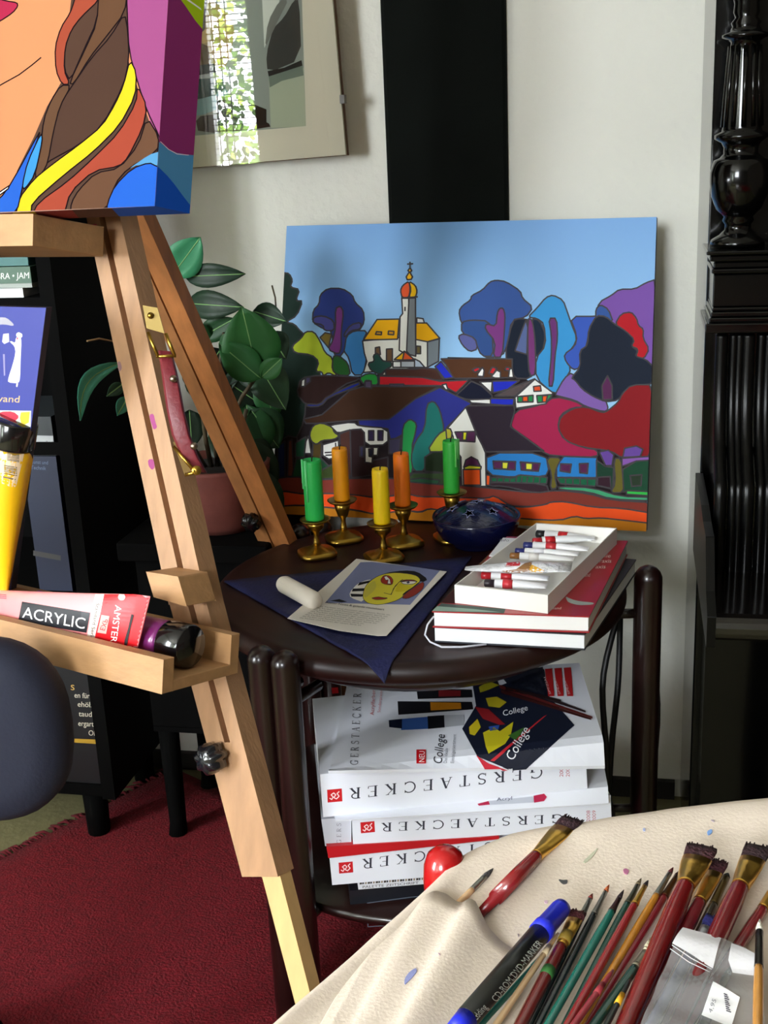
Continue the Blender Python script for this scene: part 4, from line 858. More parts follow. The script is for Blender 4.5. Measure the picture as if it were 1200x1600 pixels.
# ================================================================ round side table
TC = V((-.276, 1.490, 0)); TR = .273
root = thing('round_side_table', 'round dark brown wooden side table with paired round legs, in front of the landscape painting', 'table', TC)
mb = MB(); prof = [(.001, TZ-.018), (TR-.03, TZ-.018), (TR-.03, TZ-.026)] + [(TR-.014+math.cos(math.radians(a))*.014, TZ-.0145+math.sin(math.radians(a))*.0145) for a in range(-90, 91, 20)] + [(TR-.02, TZ-.001), (TR-.03, TZ-.0005), (.001, TZ-.0005)]
mb.lathe(prof, TC, M('240c08', .45, spec=.35, var=.5, vscale=9, stretch=(1, 6, 1)), 96); mb.build('tabletop', root)
mb = MB(); N = 72; mb.loft([[TC+V((math.cos(t)*(TR-.075+math.cos(a)*.011), math.sin(t)*(TR-.075+math.cos(a)*.011), TZ-.055+math.sin(a)*.011)) for a in [2*math.pi*k/10 for k in range(10)]] for t in [2*math.pi*i/N for i in range(N+1)]], DARKW, caps=False); mb.build('support_ring', root)
SHZ = .183
mb = MB(); mb.lathe([(.001, SHZ-.018), (TR-.03, SHZ-.018), (TR-.012, SHZ-.012), (TR-.010, SHZ-.006), (TR-.014, SHZ), (.001, SHZ)], TC, DARKW, 72); mb.build('lower_shelf', root)
la, lb, lc = hz(408, 1024, TZ), hz(448, 1030, TZ), hz(1013, 897, TZ)
legs = [la, lb, lc, TC+V((math.cos(2.27), math.sin(2.27), 0))*(TR+.014), TC+V((math.cos(2.40), math.sin(2.40), 0))*(TR+.014)]
for li, p in enumerate(legs):
    r_ = .0185 if li == 2 else .0165; q = V((p.x, p.y, 0)); dd = (q-TC); dd.z = 0
    if dd.length < TR+r_+.0005: q = TC+dd.normalized()*(TR+r_+.0005); q.z = 0
    q2 = q + (TC-q).normalized()*.008
    prof = [(r_*math.sin(a), TZ+.012-r_+r_*math.cos(a)) for a in [math.radians(x) for x in (1, 20, 40, 60, 80, 90)]]
    mb = MB(); mb.lathe([(.001, 0), (r_*.95, .0), (r_, .01)] + prof[::-1], q, DARKW, 24); mb.build('leg', root)
    mb = MB(); ii = q+(TC-q).normalized()*.06; mb.tube([(q.x, q.y, TZ-.055), (ii.x, ii.y, TZ-.055)], .007, DARKW, 8); mb.build('brace', root)
    mb = MB(); mb.tube([(q.x, q.y, SHZ-.01), (ii.x, ii.y, SHZ-.01)], .006, DARKW, 8); mb.build('brace', root)

# ---- candle holders with candles
CANS = [((496, 870), (490, 718), (491, 812), 'green', '1fae4c', 'front left'), ((538, 846), (535, 700), (537, 782), 'amber', 'e8980c', ''), ((600, 876), (597, 732), (598, 818), 'yellow', 'f5cf0a', ''),
        ((632, 853), (621, 708), (621, 790), 'orange', 'f07a10', ''), ((708, 845), (707, 688), (707, 770), 'green', '2fae3c', '')]
HLAB = ['brass candle holder with the green candle, nearest the left table edge', 'brass candle holder carrying the amber candle', 'brass candle holder with the bright yellow candle, partly behind the printed leaflet', 'brass candle holder carrying the orange candle', 'brass candle holder half hidden behind the dark blue bowl']
CLAB = ['thick green candle with pale wax drips, leftmost of the five candles', 'amber yellow candle standing between the left green candle and the orange one', 'bright lemon yellow candle in front of the orange candle', 'orange candle just behind the bright yellow candle', 'green candle behind the dark blue lidded bowl']
for i, (b, ct_, cb_, nm, col, _) in enumerate(CANS):
    base = hz(b[0], b[1]-2, TZ); vd = V((base.x, base.y, 0)).normalized()
    zt_ = hy(cb_[0], cb_[1], base.y).z; zc = hy(ct_[0], ct_[1], base.y).z; h_ = zt_-TZ; r_ = [.0135, .0115, .0115, .0115, .0115][i]
    cx_, cy2 = base.x, base.y
    root = thing('candle_holder', HLAB[i], 'candle holder', (cx_, cy2, TZ), 'brass candle holders on the round table')
    mb = MB(); a0 = .5
    def sq(r, z, rot=a0):
        out = []
        for k in range(40):
            t = 2*math.pi*k/40; c_, s_ = math.cos(t), math.sin(t); e = .55
            out.append(V((cx_, cy2, TZ+z))+V((math.copysign(abs(c_)**e, c_)*math.cos(rot)-math.copysign(abs(s_)**e, s_)*math.sin(rot), math.copysign(abs(c_)**e, c_)*math.sin(rot)+math.copysign(abs(s_)**e, s_)*math.cos(rot), 0))*r)
        return out
    mb.loft([sq(.024, .0005), sq(.0265, .002), sq(.0265, .006), sq(.022, .009), sq(.012, .012), sq(.006, .016)], BRASS); mb.build('base', root)
    mb = MB(); mb.lathe([(.006, .0155), (.0045, .021), (.0035, .028), (.004, .034), (.0075, .038), (.0085, .042), (.011, h_-.012), (.0125, h_-.003)], (cx_, cy2, TZ), BRASS, 24); mb.build('stem', root)
    mb = MB(); mb.lathe([(.0125, h_-.0028), (.019, h_-.002), (.0215, h_+.0005), (.0218, h_+.0015), (.019, h_+.0005), (.001, h_)], (cx_, cy2, TZ), BRASS, 32); mb.build('drip_plate', root)
    root = thing('candle', CLAB[i], 'candle', (cx_, cy2, TZ+h_), 'candles on the round table')
    mb = MB(); H_ = zc-zt_; RR = random.Random(i)
    mb.lathe([(r_*.98, h_+.0012), (r_, h_+.004), (r_, h_+H_*.5), (r_*.99, h_+H_-.004), (r_*.93, h_+H_), (r_*.7, h_+H_-.0005), (r_*.5, h_+H_-.003), (.001, h_+H_-.0035)], (cx_, cy2, TZ), M(col, .42, trans=.35, bump=.12, bscale=90), 28)
    if i in (0, 4):
        for k in range(4):
            t = RR.uniform(2.6, 4.6) if i == 0 else RR.uniform(5.4, 6.8); L0 = RR.uniform(.02, H_*.8)
            mb.tube([(cx_+math.cos(t)*r_, cy2+math.sin(t)*r_, TZ+h_+H_+.001), (cx_+math.cos(t)*r_*1.03, cy2+math.sin(t)*r_*1.03, TZ+h_+H_-L0*.5), (cx_+math.cos(t)*r_*1.02, cy2+math.sin(t)*r_*1.02, TZ+h_+H_-L0)], [.0016, .0013, .0019], M('5fca7a' if i == 0 else '66c060', .4), 6)
    mb.build('wax', root)
    mb = MB(); zz = TZ+h_+H_; mb.tube([(cx_, cy2, zz-.0035), (cx_+.0005, cy2, zz+.002), (cx_+.002, cy2, zz+.005)], .0009, M('141010', .9), 6); mb.build('wick', root)

# ---- dark blue bowl with star-pierced lid
bc = hz(741, 862, TZ); bc = V((bc.x, bc.y+.03, TZ)); rim = hy(741, 806, bc.y).z; BW = (808-672)/2/F*(bc.y/.93)
CER = M('0a0e30', .18, coat=.35, var=.25, vscale=20)
root = thing('lidded_bowl', 'glossy dark blue ceramic bowl with a star-pierced domed lid, behind the paint box', 'bowl', bc)
hb = rim-TZ
mb = MB(); mb.lathe([(.001, .0005), (BW*.52, .0005), (BW*.55, .004), (BW*.6, .008), (BW*.82, hb*.35), (BW*.96, hb*.75), (BW, hb), (BW*.98, hb+.003), (BW*.93, hb+.001), (BW*.9, hb-.004), (.001, hb*.3)], bc, CER, 56); bo = mb.build('bowl_body', root)
# lid dome with pierced stars made from a polar sheet
mb = MB(); hd_ = .022; lid = lambda r, t: bc+V((math.cos(t)*r*BW*.92, math.sin(t)*r*BW*.92, hb-.001+hd_*(1-r*r)))
stars = [(.0, 0)] + [(.58, 2*math.pi*k/6+.35) for k in range(6)]
def star(cr, ct2, s):
    cx3, cy3 = cr*math.cos(ct2), cr*math.sin(ct2); return [(cx3+math.cos(ct2+math.pi*k/5)*(s if k % 2 == 0 else s*.45), cy3+math.sin(ct2+math.pi*k/5)*(s if k % 2 == 0 else s*.45)) for k in range(10)]
outer = [(math.cos(2*math.pi*k/64), math.sin(2*math.pi*k/64)) for k in range(64)]
loops = [outer] + [star(a, b, .15) for a, b in stars]
flat = [V((x, y, 0)) for l in loops for x, y in l]; tr2 = tessellate_polygon([[V((x, y, 0)) for x, y in l] for l in loops])
Tq = [[(flat[i].x, flat[i].y) for i in t] for t in tr2]; out = []
while Tq:
    t = Tq.pop(); Ls = [math.dist(t[i], t[(i+1) % 3]) for i in range(3)]; k = Ls.index(max(Ls))
    if Ls[k] > .16: a, b, c = t[k], t[(k+1) % 3], t[(k+2) % 3]; m2 = ((a[0]+b[0])/2, (a[1]+b[1])/2); Tq += [(a, m2, c), (m2, b, c)]
    else: out.append(t)
for t in out:
    P = [lid(math.hypot(*p), math.atan2(p[1], p[0])) for p in t]
    if (P[1]-P[0]).cross(P[2]-P[0]).z < 0: P.reverse()
    mb.add(P, [[0, 1, 2]], CER, False)
for l in loops[1:]:
    mb.tube([lid(math.hypot(*p), math.atan2(p[1], p[0]))+V((0, 0, .0006)) for p in l+[l[0]]], .0007, M('6a7090', .2, coat=.4), 6)
mb.build('lid', root)

# ---- navy cloth, leaflet, white stick
NV = M('0c1248', .7, bump=.3, bscale=180, var=.35, vscale=25)
tri_ = [(350, 906), (560, 879), (737, 868), (600, 1047)]
W3 = [hz(x, y, TZ+.004) for x, y in tri_]; dF = W3[3]
mb = MB(); nL = 24
def clothp(u_, v_):      # u along back edge, v to the front tip
    bk2 = W3[0].lerp(W3[2], u_) ; p = bk2.lerp(dF, v_); 
    over = max(0, (V((p.x, p.y, 0))-V((TC.x, TC.y, 0))).length-(TR-.006))
    zz = TZ+.003+.0012*noise.noise(p*60)-over*.55
    return V((p.x, p.y, zz))
g = [[clothp(i/nL, j/nL) for i in range(nL+1)] for j in range(nL+1)]
vs = [p for r in g for p in r]; w_ = nL+1
mb.add(vs, [[j*w_+i, j*w_+i+1, (j+1)*w_+i+1, (j+1)*w_+i] for j in range(nL) for i in range(nL)], NV, True)
mb.build('folded_cloth', solid=-.0025, **T('navy blue folded cloth with a corner hanging over the front of the round table', 'cloth'))
LQ = [(557, 873), (698, 893), (630, 965), (604, 993), (590, 993), (530, 985), (449, 966)]
lz = TZ+.0075
mb = MB(); SLf = PX((0, 0, lz), (0, 0, 1), lay=1e-5); SLf.clip = None
mb.prism([SLf.at(*p) for p in LQ], (0, 0, -.0006), M('dcd6cc', .8)); SLf.clip = None
SLf.clip = [(557, 873), (698, 893), (604, 993), (449, 966)]
paint(mb, SLf, [('7b82a8', 'I705,690 760,688 1100,728 950,900 530,890', 'xn'),
 ('e8e4dc', 'I735,778 760,775 725,890 655,865 650,840 690,795', 'n'), ('18161a', 'I700,790 760,778 752,790 690,806', 'xn'), ('18161a', 'I668,820 740,818 735,832 662,834', 'xn'), ('18161a', 'I655,845 720,848 715,860 660,860', 'xn'),
 ('18161a', 'I555,880 600,872 640,885 610,888', 'xn'), ('18161a', 'I760,775 830,742 920,730 985,735 1040,775 1010,790 900,760 820,765 760,800', 'n'),
 ('d6ca3c', 'F50,520 80,420 150,350 230,300 330,270 450,260 600,275 690,300 735,355 640,430 560,500 500,560 420,600 250,640 120,625 60,580'),
 ('c6bc4a', 'F60,520 90,420 190,345 215,420 180,480 80,560', 'n'), ('c9b920', 'F440,440 480,380 560,410 640,430 560,480 430,490', 'n'), ('9c3022', 'F260,340 300,290 370,300 410,350 395,405 320,400 270,380'), ('e8e4e4', 'F300,310 330,300 370,340 380,395 340,390 350,345 320,350', 'x'),
 ('8c2a24', 'F480,370 540,345 640,345 700,370 640,360 540,360'), ('e0dcd4', 'F495,375 560,362 640,360 690,368 640,398 540,400'), ('2c3070', 'F565,375 590,365 600,378 580,388', 'x'),
 ('9a2f24', 'F150,560 200,550 240,545 280,555 350,560 300,575 200,580'), ('18161a', 'F740,360 560,500 510,540 530,500 640,430 700,380', 'n'), ('8c3026', 'F750,365 775,400 750,460 660,530 570,570 505,560 560,500'),
 (None, 'F520,340 480,370 430,420 380,520 300,500', 'o'), (None, 'F470,380 410,450 385,520', 'o')], LINE, .8, .7, 1)
TX = M('6a655c', .8)
mb.text(SLf, 'Atelier News & geleide routekaart', (508, 943), (4, .5), (1.4, -3), M('2a2624', .8), 70, fit=23)
for r_i in range(8):
    x0_, y0_ = 497-r_i*4.2, 948.5+r_i*2.6 
    mb.text(SLf, 'die Farben und Formen der neuen Serie im', (x0_, y0_), (4, .5), (1.1, -1.7), TX, 70, fit=28-(r_i > 5)*4)
mb.build('printed_leaflet', **T('printed leaflet with a yellow painted face, lying on the navy cloth', 'leaflet'))
wa, wb = hz(446, 914, TZ+.016), hz(490, 938, TZ+.016); wd = (wb-wa).normalized(); r_ = .0115; mb = MB()
mb.tube([wa-wd*.012, wa-wd*.011, wa-wd*.008, wa-wd*.002, wb, wb+wd*.006, wb+wd*.009, wb+wd*.01], [.002, .006, .0095, r_, r_, .0095, .006, .002], M('efe6d8', .7), 22)
mb.build('modelling_stick', **T('thick white round-ended stick lying on the navy cloth beside the leaflet', 'stick'))
# ================================================================ books and paint box on the table
def slabq(mb, Q, z0, z1, m, m2=None): mb.prism([V((hz(x, y, z1).x, hz(x, y, z1).y, z0)) for x, y in Q], (0, 0, z1-z0), m, m2)
def inset(P, d):
    c = sum(P, V((0, 0, 0)))/len(P); return [p+(c-p).normalized()*d for p in P]
def book3(name, Q, zt, h, cover, pages, label, edge=.0015, over=.0025, grp=None):
    P = [hz(x, y, zt) for x, y in Q]; root_ = thing(name, label, 'book', (sum((p.x for p in P))/4, sum((p.y for p in P))/4, zt-h), grp)
    mb = MB(); lo = [V((p.x, p.y, zt-h)) for p in P]
    mb.prism([p-V((0, 0, edge)) for p in P], (0, 0, edge), cover); mb.prism(lo, (0, 0, edge), cover)
    return root_, mb, P, lo
zt = TZ+.0200
Q = [(677, 979), (914, 991), (994, 874), (802, 858)]
root, mb, P, lo = book3('book', Q, zt, .0197, M('23262e', .5), None, 'thick white-paged book with dark cover, lower of the two books on the round table')
S_ = PX((0, 0, zt), (0, 0, 1)); mb.build('cover', root)
mb = MB(); pi_ = inset(lo, .002); mb.prism([p+V((0, 0, .0016)) for p in pi_], (0, 0, .0165), M('eef0f4', .75, bump=.1, bscale=20)); mb.build('page_block', root)
zt = TZ+.0408
Q = [(675, 955), (921, 963), (981, 845), (792, 838)]
root, mb, P, lo = book3('book', Q, zt, .0203, M('a01622', .35, coat=.3), None, 'red hardcover painting book lying on the white-paged book, under the paint box')
S_ = PX((0, 0, zt), (0, 0, 1), clip=Q)
paint(mb, S_, [('4d5a55', 'J95,590 440,600 450,575 150,548', 'xn'), ('8fa79a', 'J105,560 300,575 430,590 100,585', 'n'), ('6b4a34', 'J150,548 250,480 330,380 430,240 300,240 100,560', 'xn'), ('3c1a18', 'J140,545 215,480 215,550', 'xn'), ('a0703c', 'J215,470 250,410 340,330 330,300 240,410', 'n'),
 ('b8c8b0', 'J230,440 250,420 245,450', 'xn'), ('9aa39c', 'J730,515 760,530 800,540 865,545 860,555 790,558 745,545 735,530', 'n')], LINE, 1, .4, 2)
for t_, x_, y_, f_3 in (('nie', 941, 872, 2.1), ('raxis', 936, 880, 3.1), ('axis', 930, 889, 2.6), ('und', 913, 902, 1.4)): mb.text(S_, t_, (x_, y_), (6, 0), (1.5, -6), M('e6ccc4', .5), 30, fit=f_3)
mb.text(S_, 'Band', (862, 953), (6, 0), (1, -4), M('e6ccc4', .5), 30, fit=2.4)
ed = P[1]-P[0]
mb.build('cover', root)
mb = MB(); pi_ = inset(lo, .003); mb.prism([p+V((0, 0, .0016)) for p in pi_], (0, 0, .017), M('efefee', .75)); mb.build('page_block', root)
mb = MB(); mb.tube([hz(*p, z_) for p, z_ in (((678, 963), TZ+.03), ((668, 976), TZ+.022), ((664, 992), TZ+.010), ((672, 1003), TZ+.002), ((690, 1011), TZ+.0015), ((720, 1011), TZ+.0013), ((760, 1007), TZ+.0012))], .0011, M('d8dae4', .6), 6); mb.build('ribbon_marker', root)
bz0 = TZ+.0412; bz1 = TZ+.0635
Q = [(710, 914), (856, 930), (964, 825), (838, 817)]
P = [hz(x, y, bz1) for x, y in Q]
root = thing('paint_box', 'white open cardboard box of small paint tubes, on top of the red book', 'box', (sum(p.x for p in P)/4, sum(p.y for p in P)/4, bz0))
lo = [V((p.x, p.y, bz0)) for p in P]; CB = M('f0eee8', .6); mb = MB(); mb.prism(lo, (0, 0, .0015), CB)
inn = inset(P, .0036)
for i in range(4):
    j = (i+1) % 4; A_, B_, C_, D_ = lo[i], lo[j], V((inn[j].x, inn[j].y, bz0)), V((inn[i].x, inn[i].y, bz0))
    mb.prism([p+V((0, 0, .0015)) for p in (A_, B_, C_, D_)], (0, 0, bz1-bz0-.0015), CB)
mb.build('tray_box', root)
mb = MB(); slabq(mb, [(764, 868), (786, 840), (808, 841), (790, 869)], TZ+.0412, TZ+.0425, M('e4e6e8', .6)); mb.text(PX((0, 0, TZ+.0425), (0, 0, 1)), 'Info', (780, 846), (5, 0), (1, -4), M('70747a', .6), 3, fit=3)
mb.build('paper_card', **T('small white card sticking out beside the paint box on the red book', 'card'))
MT = [((838, 834), (934, 843), 9, 'f2f2f4', '18181a', 'c41c24', 'white small paint tube with black cap in the row nearest the blue bowl', .4),
      ((832, 846), (936, 840), 8, 'eef0f2', 'b82028', 'c41c24', 'white small paint tube with broad red label at the bowl end of the box', .2),
      ((818, 852), (928, 858), 8, 'f0f0f2', '2a3070', 'c83038', 'white small paint tube with blue cap and red band, third from the bowl', .35),
      ((805, 861), (912, 866), 7, 'f4f4f4', '2a2f72', 'e8e8ee', 'slim white paint tube with violet blue cap in the middle of the box', .3),
      ((797, 868), (905, 874), 7, 'eeeeee', '8a5a2c', 'e0dcd8', 'slim white paint tube with brown cap in the middle of the box', .3),
      ((752, 899), (866, 904), 8, 'f2f2f2', 'c0202a', 'c0202a', 'white small paint tube with red cap and label near the front of the box', .3),
      ((757, 911), (862, 916), 8, 'ececf0', '2a2028', 'c8303a', 'white small paint tube with dark cap, frontmost in the box', .3)]
for i, (a, b, w_, bc_, cc3, lc_, lab, lp) in enumerate(MT):
    z_ = bz0+.0115 + (0 if i not in (1, 4) else .001)
    A_, B_ = hz(*a, z_), hz(*b, z_); d_ = (B_-A_); L_ = d_.length*.93; d_.normalize(); s_ = d_.cross(V((0, 0, 1))); r_ = w_*.0011*.62
    root = thing('small_paint_tube', lab, 'paint tube', A_-V((0, 0, r_)), 'small paint tubes in the white box')
    Z1 = V((0, 0, 1)); mb = MB(); mb.blade(A_, d_, s_, Z1, [(.012, r_*.5, r_*.5), (.0125, r_, r_), (L_*.55, r_*1.05, r_*.98), (L_*.85, r_*1.3, r_*.6), (L_*.97, r_*1.55, .0009), (L_, r_*1.55, .0006)], M(bc_, .35, coat=.3), 16); mb.build('tube_body', root)
    mb = MB(); mb.blade(A_, d_, s_, Z1, [(.0, r_*.7, r_*.7), (.001, r_*.85, r_*.85), (.0118, r_*.85, r_*.85)], M(cc3, .35), 14); mb.build('cap', root)
    mb = MB(); t0 = L_*lp; mb.blade(A_, d_, s_, Z1, [(t0, r_*1.06, r_*1.04), (t0+L_*.16, r_*1.09, r_*1.0)], M(lc_, .4), 16); mb.build('label_band', root)
# crumpled larger tube lying across the box edge
z_ = bz1+.004; A_, B_ = hz(727, 888, z_-.004), hz(893, 886, z_+.002); d_ = (B_-A_); L_ = d_.length; d_.normalize(); s_ = d_.cross(V((0, 0, 1))).normalized(); Z1 = s_.cross(d_)
root = thing('small_paint_tube', 'crumpled silver-white paint tube with ochre patch lying across the box edge', 'paint tube', A_, 'small paint tubes in the white box')
mb = MB(); CW = M('e4e4e6', .3, coat=.4, bump=.9, bscale=120)
mb.blade(A_, d_, s_, Z1, [(0, .006, .001), (L_*.06, .009, .0012), (L_*.2, .011, .003), (L_*.45, .0125, .0065), (L_*.7, .0135, .006), (L_*.85, .0155, .003), (L_, .017, .0006)], CW, 18)
hs = HIT(mb)
mb.poly(hs, pp('J455,358 525,352 515,372 450,376'), M('c02830', .4), 2, sub=5); mb.poly(hs, pp('J430,396 500,388 540,360 575,352 560,418 470,408'), M('8a6038', .4), 2, sub=5); mb.poly(hs, pp('J560,362 600,380 640,400 625,418 562,416'), M('d8a020', .4), 2, sub=5)
mb.text(hs, 'ACRYL', (853, 900), (1.3, -5), (-6, -.2), M('6a6a70', .5), 3, fit=2.2); mb.text(hs, 'Studio', (872, 897), (1.3, -5), (-3, -.2), M('8a8a90', .5), 3, fit=2.5)
mb.build('tube_body', root)

# ================================================================ catalogues stacked on the lower shelf
cr = V((math.cos(math.radians(17)), math.sin(math.radians(17)), 0)); cn = V((math.sin(math.radians(17)), -math.cos(math.radians(17)), 0))
CP = atk(505, 1277, 1.445)
def CPX(off=0, clip_=None): return PX(CP+cn*off, cn, clip=clip_)
CW_ = M('e4e7f0', .45, coat=.1); RED = M('c4141e', .45); INK = M('2c2e3c', .5); PG = M('d6d8de', .7)
def catalogue(q, label, off=0, depth=.205, m=CW_, name='catalogue', grp='art supply catalogues stacked under the round table'):
    S_ = CPX(off); P = [S_.at(*p) for p in q]; mb = MB(); mb.prism(P, -cn*depth, m); return mb, CPX(off, None), P
def spine(mb, S_, o, e, h, logo, text='GERSTAECKER'):
    L_ = math.dist(o, e); ux = ((e[0]-o[0])/L_*h, (e[1]-o[1])/L_*h); mb.text(S_, text, o, ux, (-.02*h, h), INK, 3, serif=True, fit=L_/h)
    x0_, y0_, x1_, y1_ = logo; mb.poly(S_, [(x0_, y0_+1), (x1_, y0_-1), (x1_+1, y1_-1), (x0_+1, y1_+1)], RED, 2)
    cxl, cyl = (x0_+x1_)/2, (y0_+y1_)/2; s_ = (x1_-x0_)/22
    mb.stroke(S_, [(cxl+dx*s_, cyl+dy_*s_) for dx, dy_ in ((-7, 4), (-4, 6), (-2, 2), (-5, -1), (-1, -4), (2, -1), (-1, 3), (3, 5), (7, 1), (4, -3), (7, -6))], 1.5*s_, M('f4dcdc', .5), 3)
# box, magazines, catalogues from the bottom up
GR = 'art supply catalogues stacked under the round table'
SBX = CPX(-.01); zb_ = SHZ+.0005
bl3, br3 = SBX.at(546, 1392), SBX.at(930, 1365)
root_b = None
mb = MB(); top_z = (bl3.z+br3.z)/2
mb.prism([V((bl3.x, bl3.y, zb_)), V((br3.x, br3.y, zb_)), V((br3.x, br3.y, bl3.z)), V((bl3.x, bl3.y, bl3.z))], -cn*.20, M('14161e', .4, coat=.2))
Sb = PX(bl3, cn); c1_ = M('5a6270', .5)
mb.stroke(Sb, [(574, 1411), (640, 1402), (700, 1396), (700, 1440), (575, 1448)], 1.2, c1_, 2, closed=True)
mb.build('storage_box', bevel=.002, **T('black flat storage box at the bottom of the catalogue pile, on the lower table shelf', 'box'))
mb, S_, P = catalogue([(558, 1376), (955, 1346), (956, 1357), (560, 1390)], '', -.004, .19, PG)
for i in range(34):
    x = 562+i*4.2; mb.poly(S_, [(x, 1378.5-i*.3), (x+(2.4 if i % 3 else 3.6), 1378.2-i*.3), (x+(2.4 if i % 3 else 3.6), 1381.5-i*.3), (x, 1382-i*.3)], M(['3a3228', '22222a', '8a7a60'][i % 3], .6), 2)
mb.text(S_, 'PALETTE ZEITSCHRIFT', (566, 1388), (4.4, -.35), (0, -4), M('2a2a30', .6), 3, fit=20)
mb.build('magazine', **T('thin magazine with small dark print, directly on the black storage box', 'magazine'))
mb, S_, P = catalogue([(515, 1341), (956, 1292), (958, 1345), (519, 1383)], '')
spine(mb, S_, (853, 1304), (565, 1342.5), 15.5, (529, 1347, 551, 1364)); mb.build('catalogue', **T('thick white catalogue, lowest of the pile, its spine lettering upside down', 'catalogue', GR))
mb, S_, P = catalogue([(510, 1323), (780, 1307), (780, 1311), (513, 1341)], '', .004, .2, M('b8121e', .4)); 
mb.build('catalogue', **T('thin red-edged catalogue sandwiched just above the lowest white catalogue', 'catalogue', GR))
mb, S_, P = catalogue([(502, 1280), (549, 1277), (549, 1318), (508, 1322)], '', -.003, .19, M('c6c9d2', .5)); mb.text(S_, 'GERS', (533, 1318), (0, -7), (-7, 0), M('7a7a84', .6), 3, serif=True, fit=4.6)
mb.build('catalogue', **T('greyish catalogue corner jutting out left of the middle catalogue', 'catalogue', GR))
mb, S_, P = catalogue([(550, 1279), (954, 1243), (956, 1291), (552, 1323)], '', .002)
spine(mb, S_, (880, 1272), (595, 1286), 13.5, (563, 1284, 585, 1301))
for t_, y_ in (('2008', 0), ('2009', 1)): mb.text(S_, t_, (922+y_*9, 1284), (0, -5.2), (-6, 0), M('b85a64', .5), 3, fit=3.4)
mb.build('catalogue', **T('white catalogue in the middle of the pile, right end reaching furthest towards the piano', 'catalogue', GR))
# catalogue with drooping cover (C)
def droop(front, backpx, planeP, planeN, th, m, nm, art=None, tags=None, off=.012, flat=.8):
    SFp = CPX(off); fl_, fr2 = SFp.at(*front[0]), SFp.at(*front[1]); bl_, br_ = [onp(x, y, planeP, planeN) for x, y in backpx]
    e0, e1_ = CPX(.001).at(*backpx[2]) if len(backpx) > 2 else None, None
    mb = MB(); nu, nv = 16, 20; g = []
    for j in range(nv+1):
        v_ = j/nv; row = []
        for i in range(nu+1):
            u_ = i/nu; b = bl_.lerp(br_, u_); f = fl_.lerp(fr2, u_)
            p = b.lerp(f, v_); zp = p.z+0
            # height of the carrying plane under this point
            zc_ = planeP.z - ((p.x-planeP.x)*planeN.x+(p.y-planeP.y)*planeN.y)/planeN.z
            k = max(0, (v_-flat)/(1-flat)); zz = (zc_+.001)*(1-k**2)+f.z*k**2
            row.append(V((p.x, p.y, zz+th)))
        g.append(row)
    vs = [p for r in g for p in r]; W2_ = nu+1
    fs = [[j*W2_+i, (j+1)*W2_+i, (j+1)*W2_+i+1, j*W2_+i+1] for j in range(nv) for i in range(nu)]
    mb.add(vs, fs, m, False); k = len(vs); vs2 = [p-V((0, 0, th)) for p in vs]; mb.add(vs2, [f[::-1] for f in fs], PG)
    for seq in ([nv*W2_+i for i in range(W2_)], [j*W2_+nu for j in range(nv+1)][::-1], [i for i in range(W2_)][::-1], [j*W2_ for j in range(nv+1)]):
        for a, b in zip(seq, seq[1:]): mb.add([vs[a], vs2[a], vs2[b], vs[b]], [[0, 1, 2, 3]], PG)
    if art: art(mb, HIT(mb, 2.5e-4))
    return mb.build(nm, **tags)
def artC(mb, hs):
    mb.poly(hs, pp('L660,545 700,535 705,548 665,552'), M('b01844', .4), 2, sub=8); mb.poly(hs, pp('L700,535 860,518 862,540 705,549'), M('b8bcc8', .4), 2, sub=8)
    mb.poly(hs, pp('L862,516 900,508 910,520 900,535 864,541'), M('b01844', .4), 2, sub=8); mb.text(hs, 'Acryl', (776, 1252), (6, -.6), (0, -5), M('4a4e66', .5), 3, fit=4)
SB = CPX(0); BTL, BTR, BBR, BBL = SB.at(500, 1210), SB.at(914, 1163), SB.at(918, 1232), SB.at(505, 1277)
nb = (BBR-BBL).cross(cn); nb = nb.normalized() if nb.z > 0 else -nb.normalized()
DT = CPX(.002).at(550, 1279); DR = CPX(.002).at(954, 1243); nd = (DR-DT).cross(cn); nd = nd.normalized()*(1 if nd.z > 0 else -1)
droop([(524, 1284), (951, 1257)], [(500, 1140), (925, 1105)], BBL-V((0, 0, .0025)), nb, .0018, CW_, 'catalogue', artC, T('thin catalogue with its cover sagging forward under the upper thick catalogue', 'catalogue', GR), flat=.94)
mb, S_, P = catalogue([(500, 1210), (914, 1163), (918, 1232), (505, 1277)], '')
spine(mb, S_, (848, 1198), (545, 1232), 17, (511, 1233, 534, 1253))
for t_, y_ in (('2008', 0), ('2009', 1)): mb.text(S_, t_, (880+y_*10, 1214), (0, -5.5), (-6, 0), M('b85a64', .5), 3, fit=3.4)
nt_ = (BTR-BTL).cross(cn); nt_ = nt_.normalized()*(1 if nt_.z > 0 else -1); ST_ = PX(BTL, nt_); mb.poly(ST_, [(518, 1075), (528, 1074), (529, 1083), (519, 1084)], RED, 3)
mb.build('catalogue', **T('uppermost thick white catalogue with red square and lettering on its spine', 'catalogue', GR))
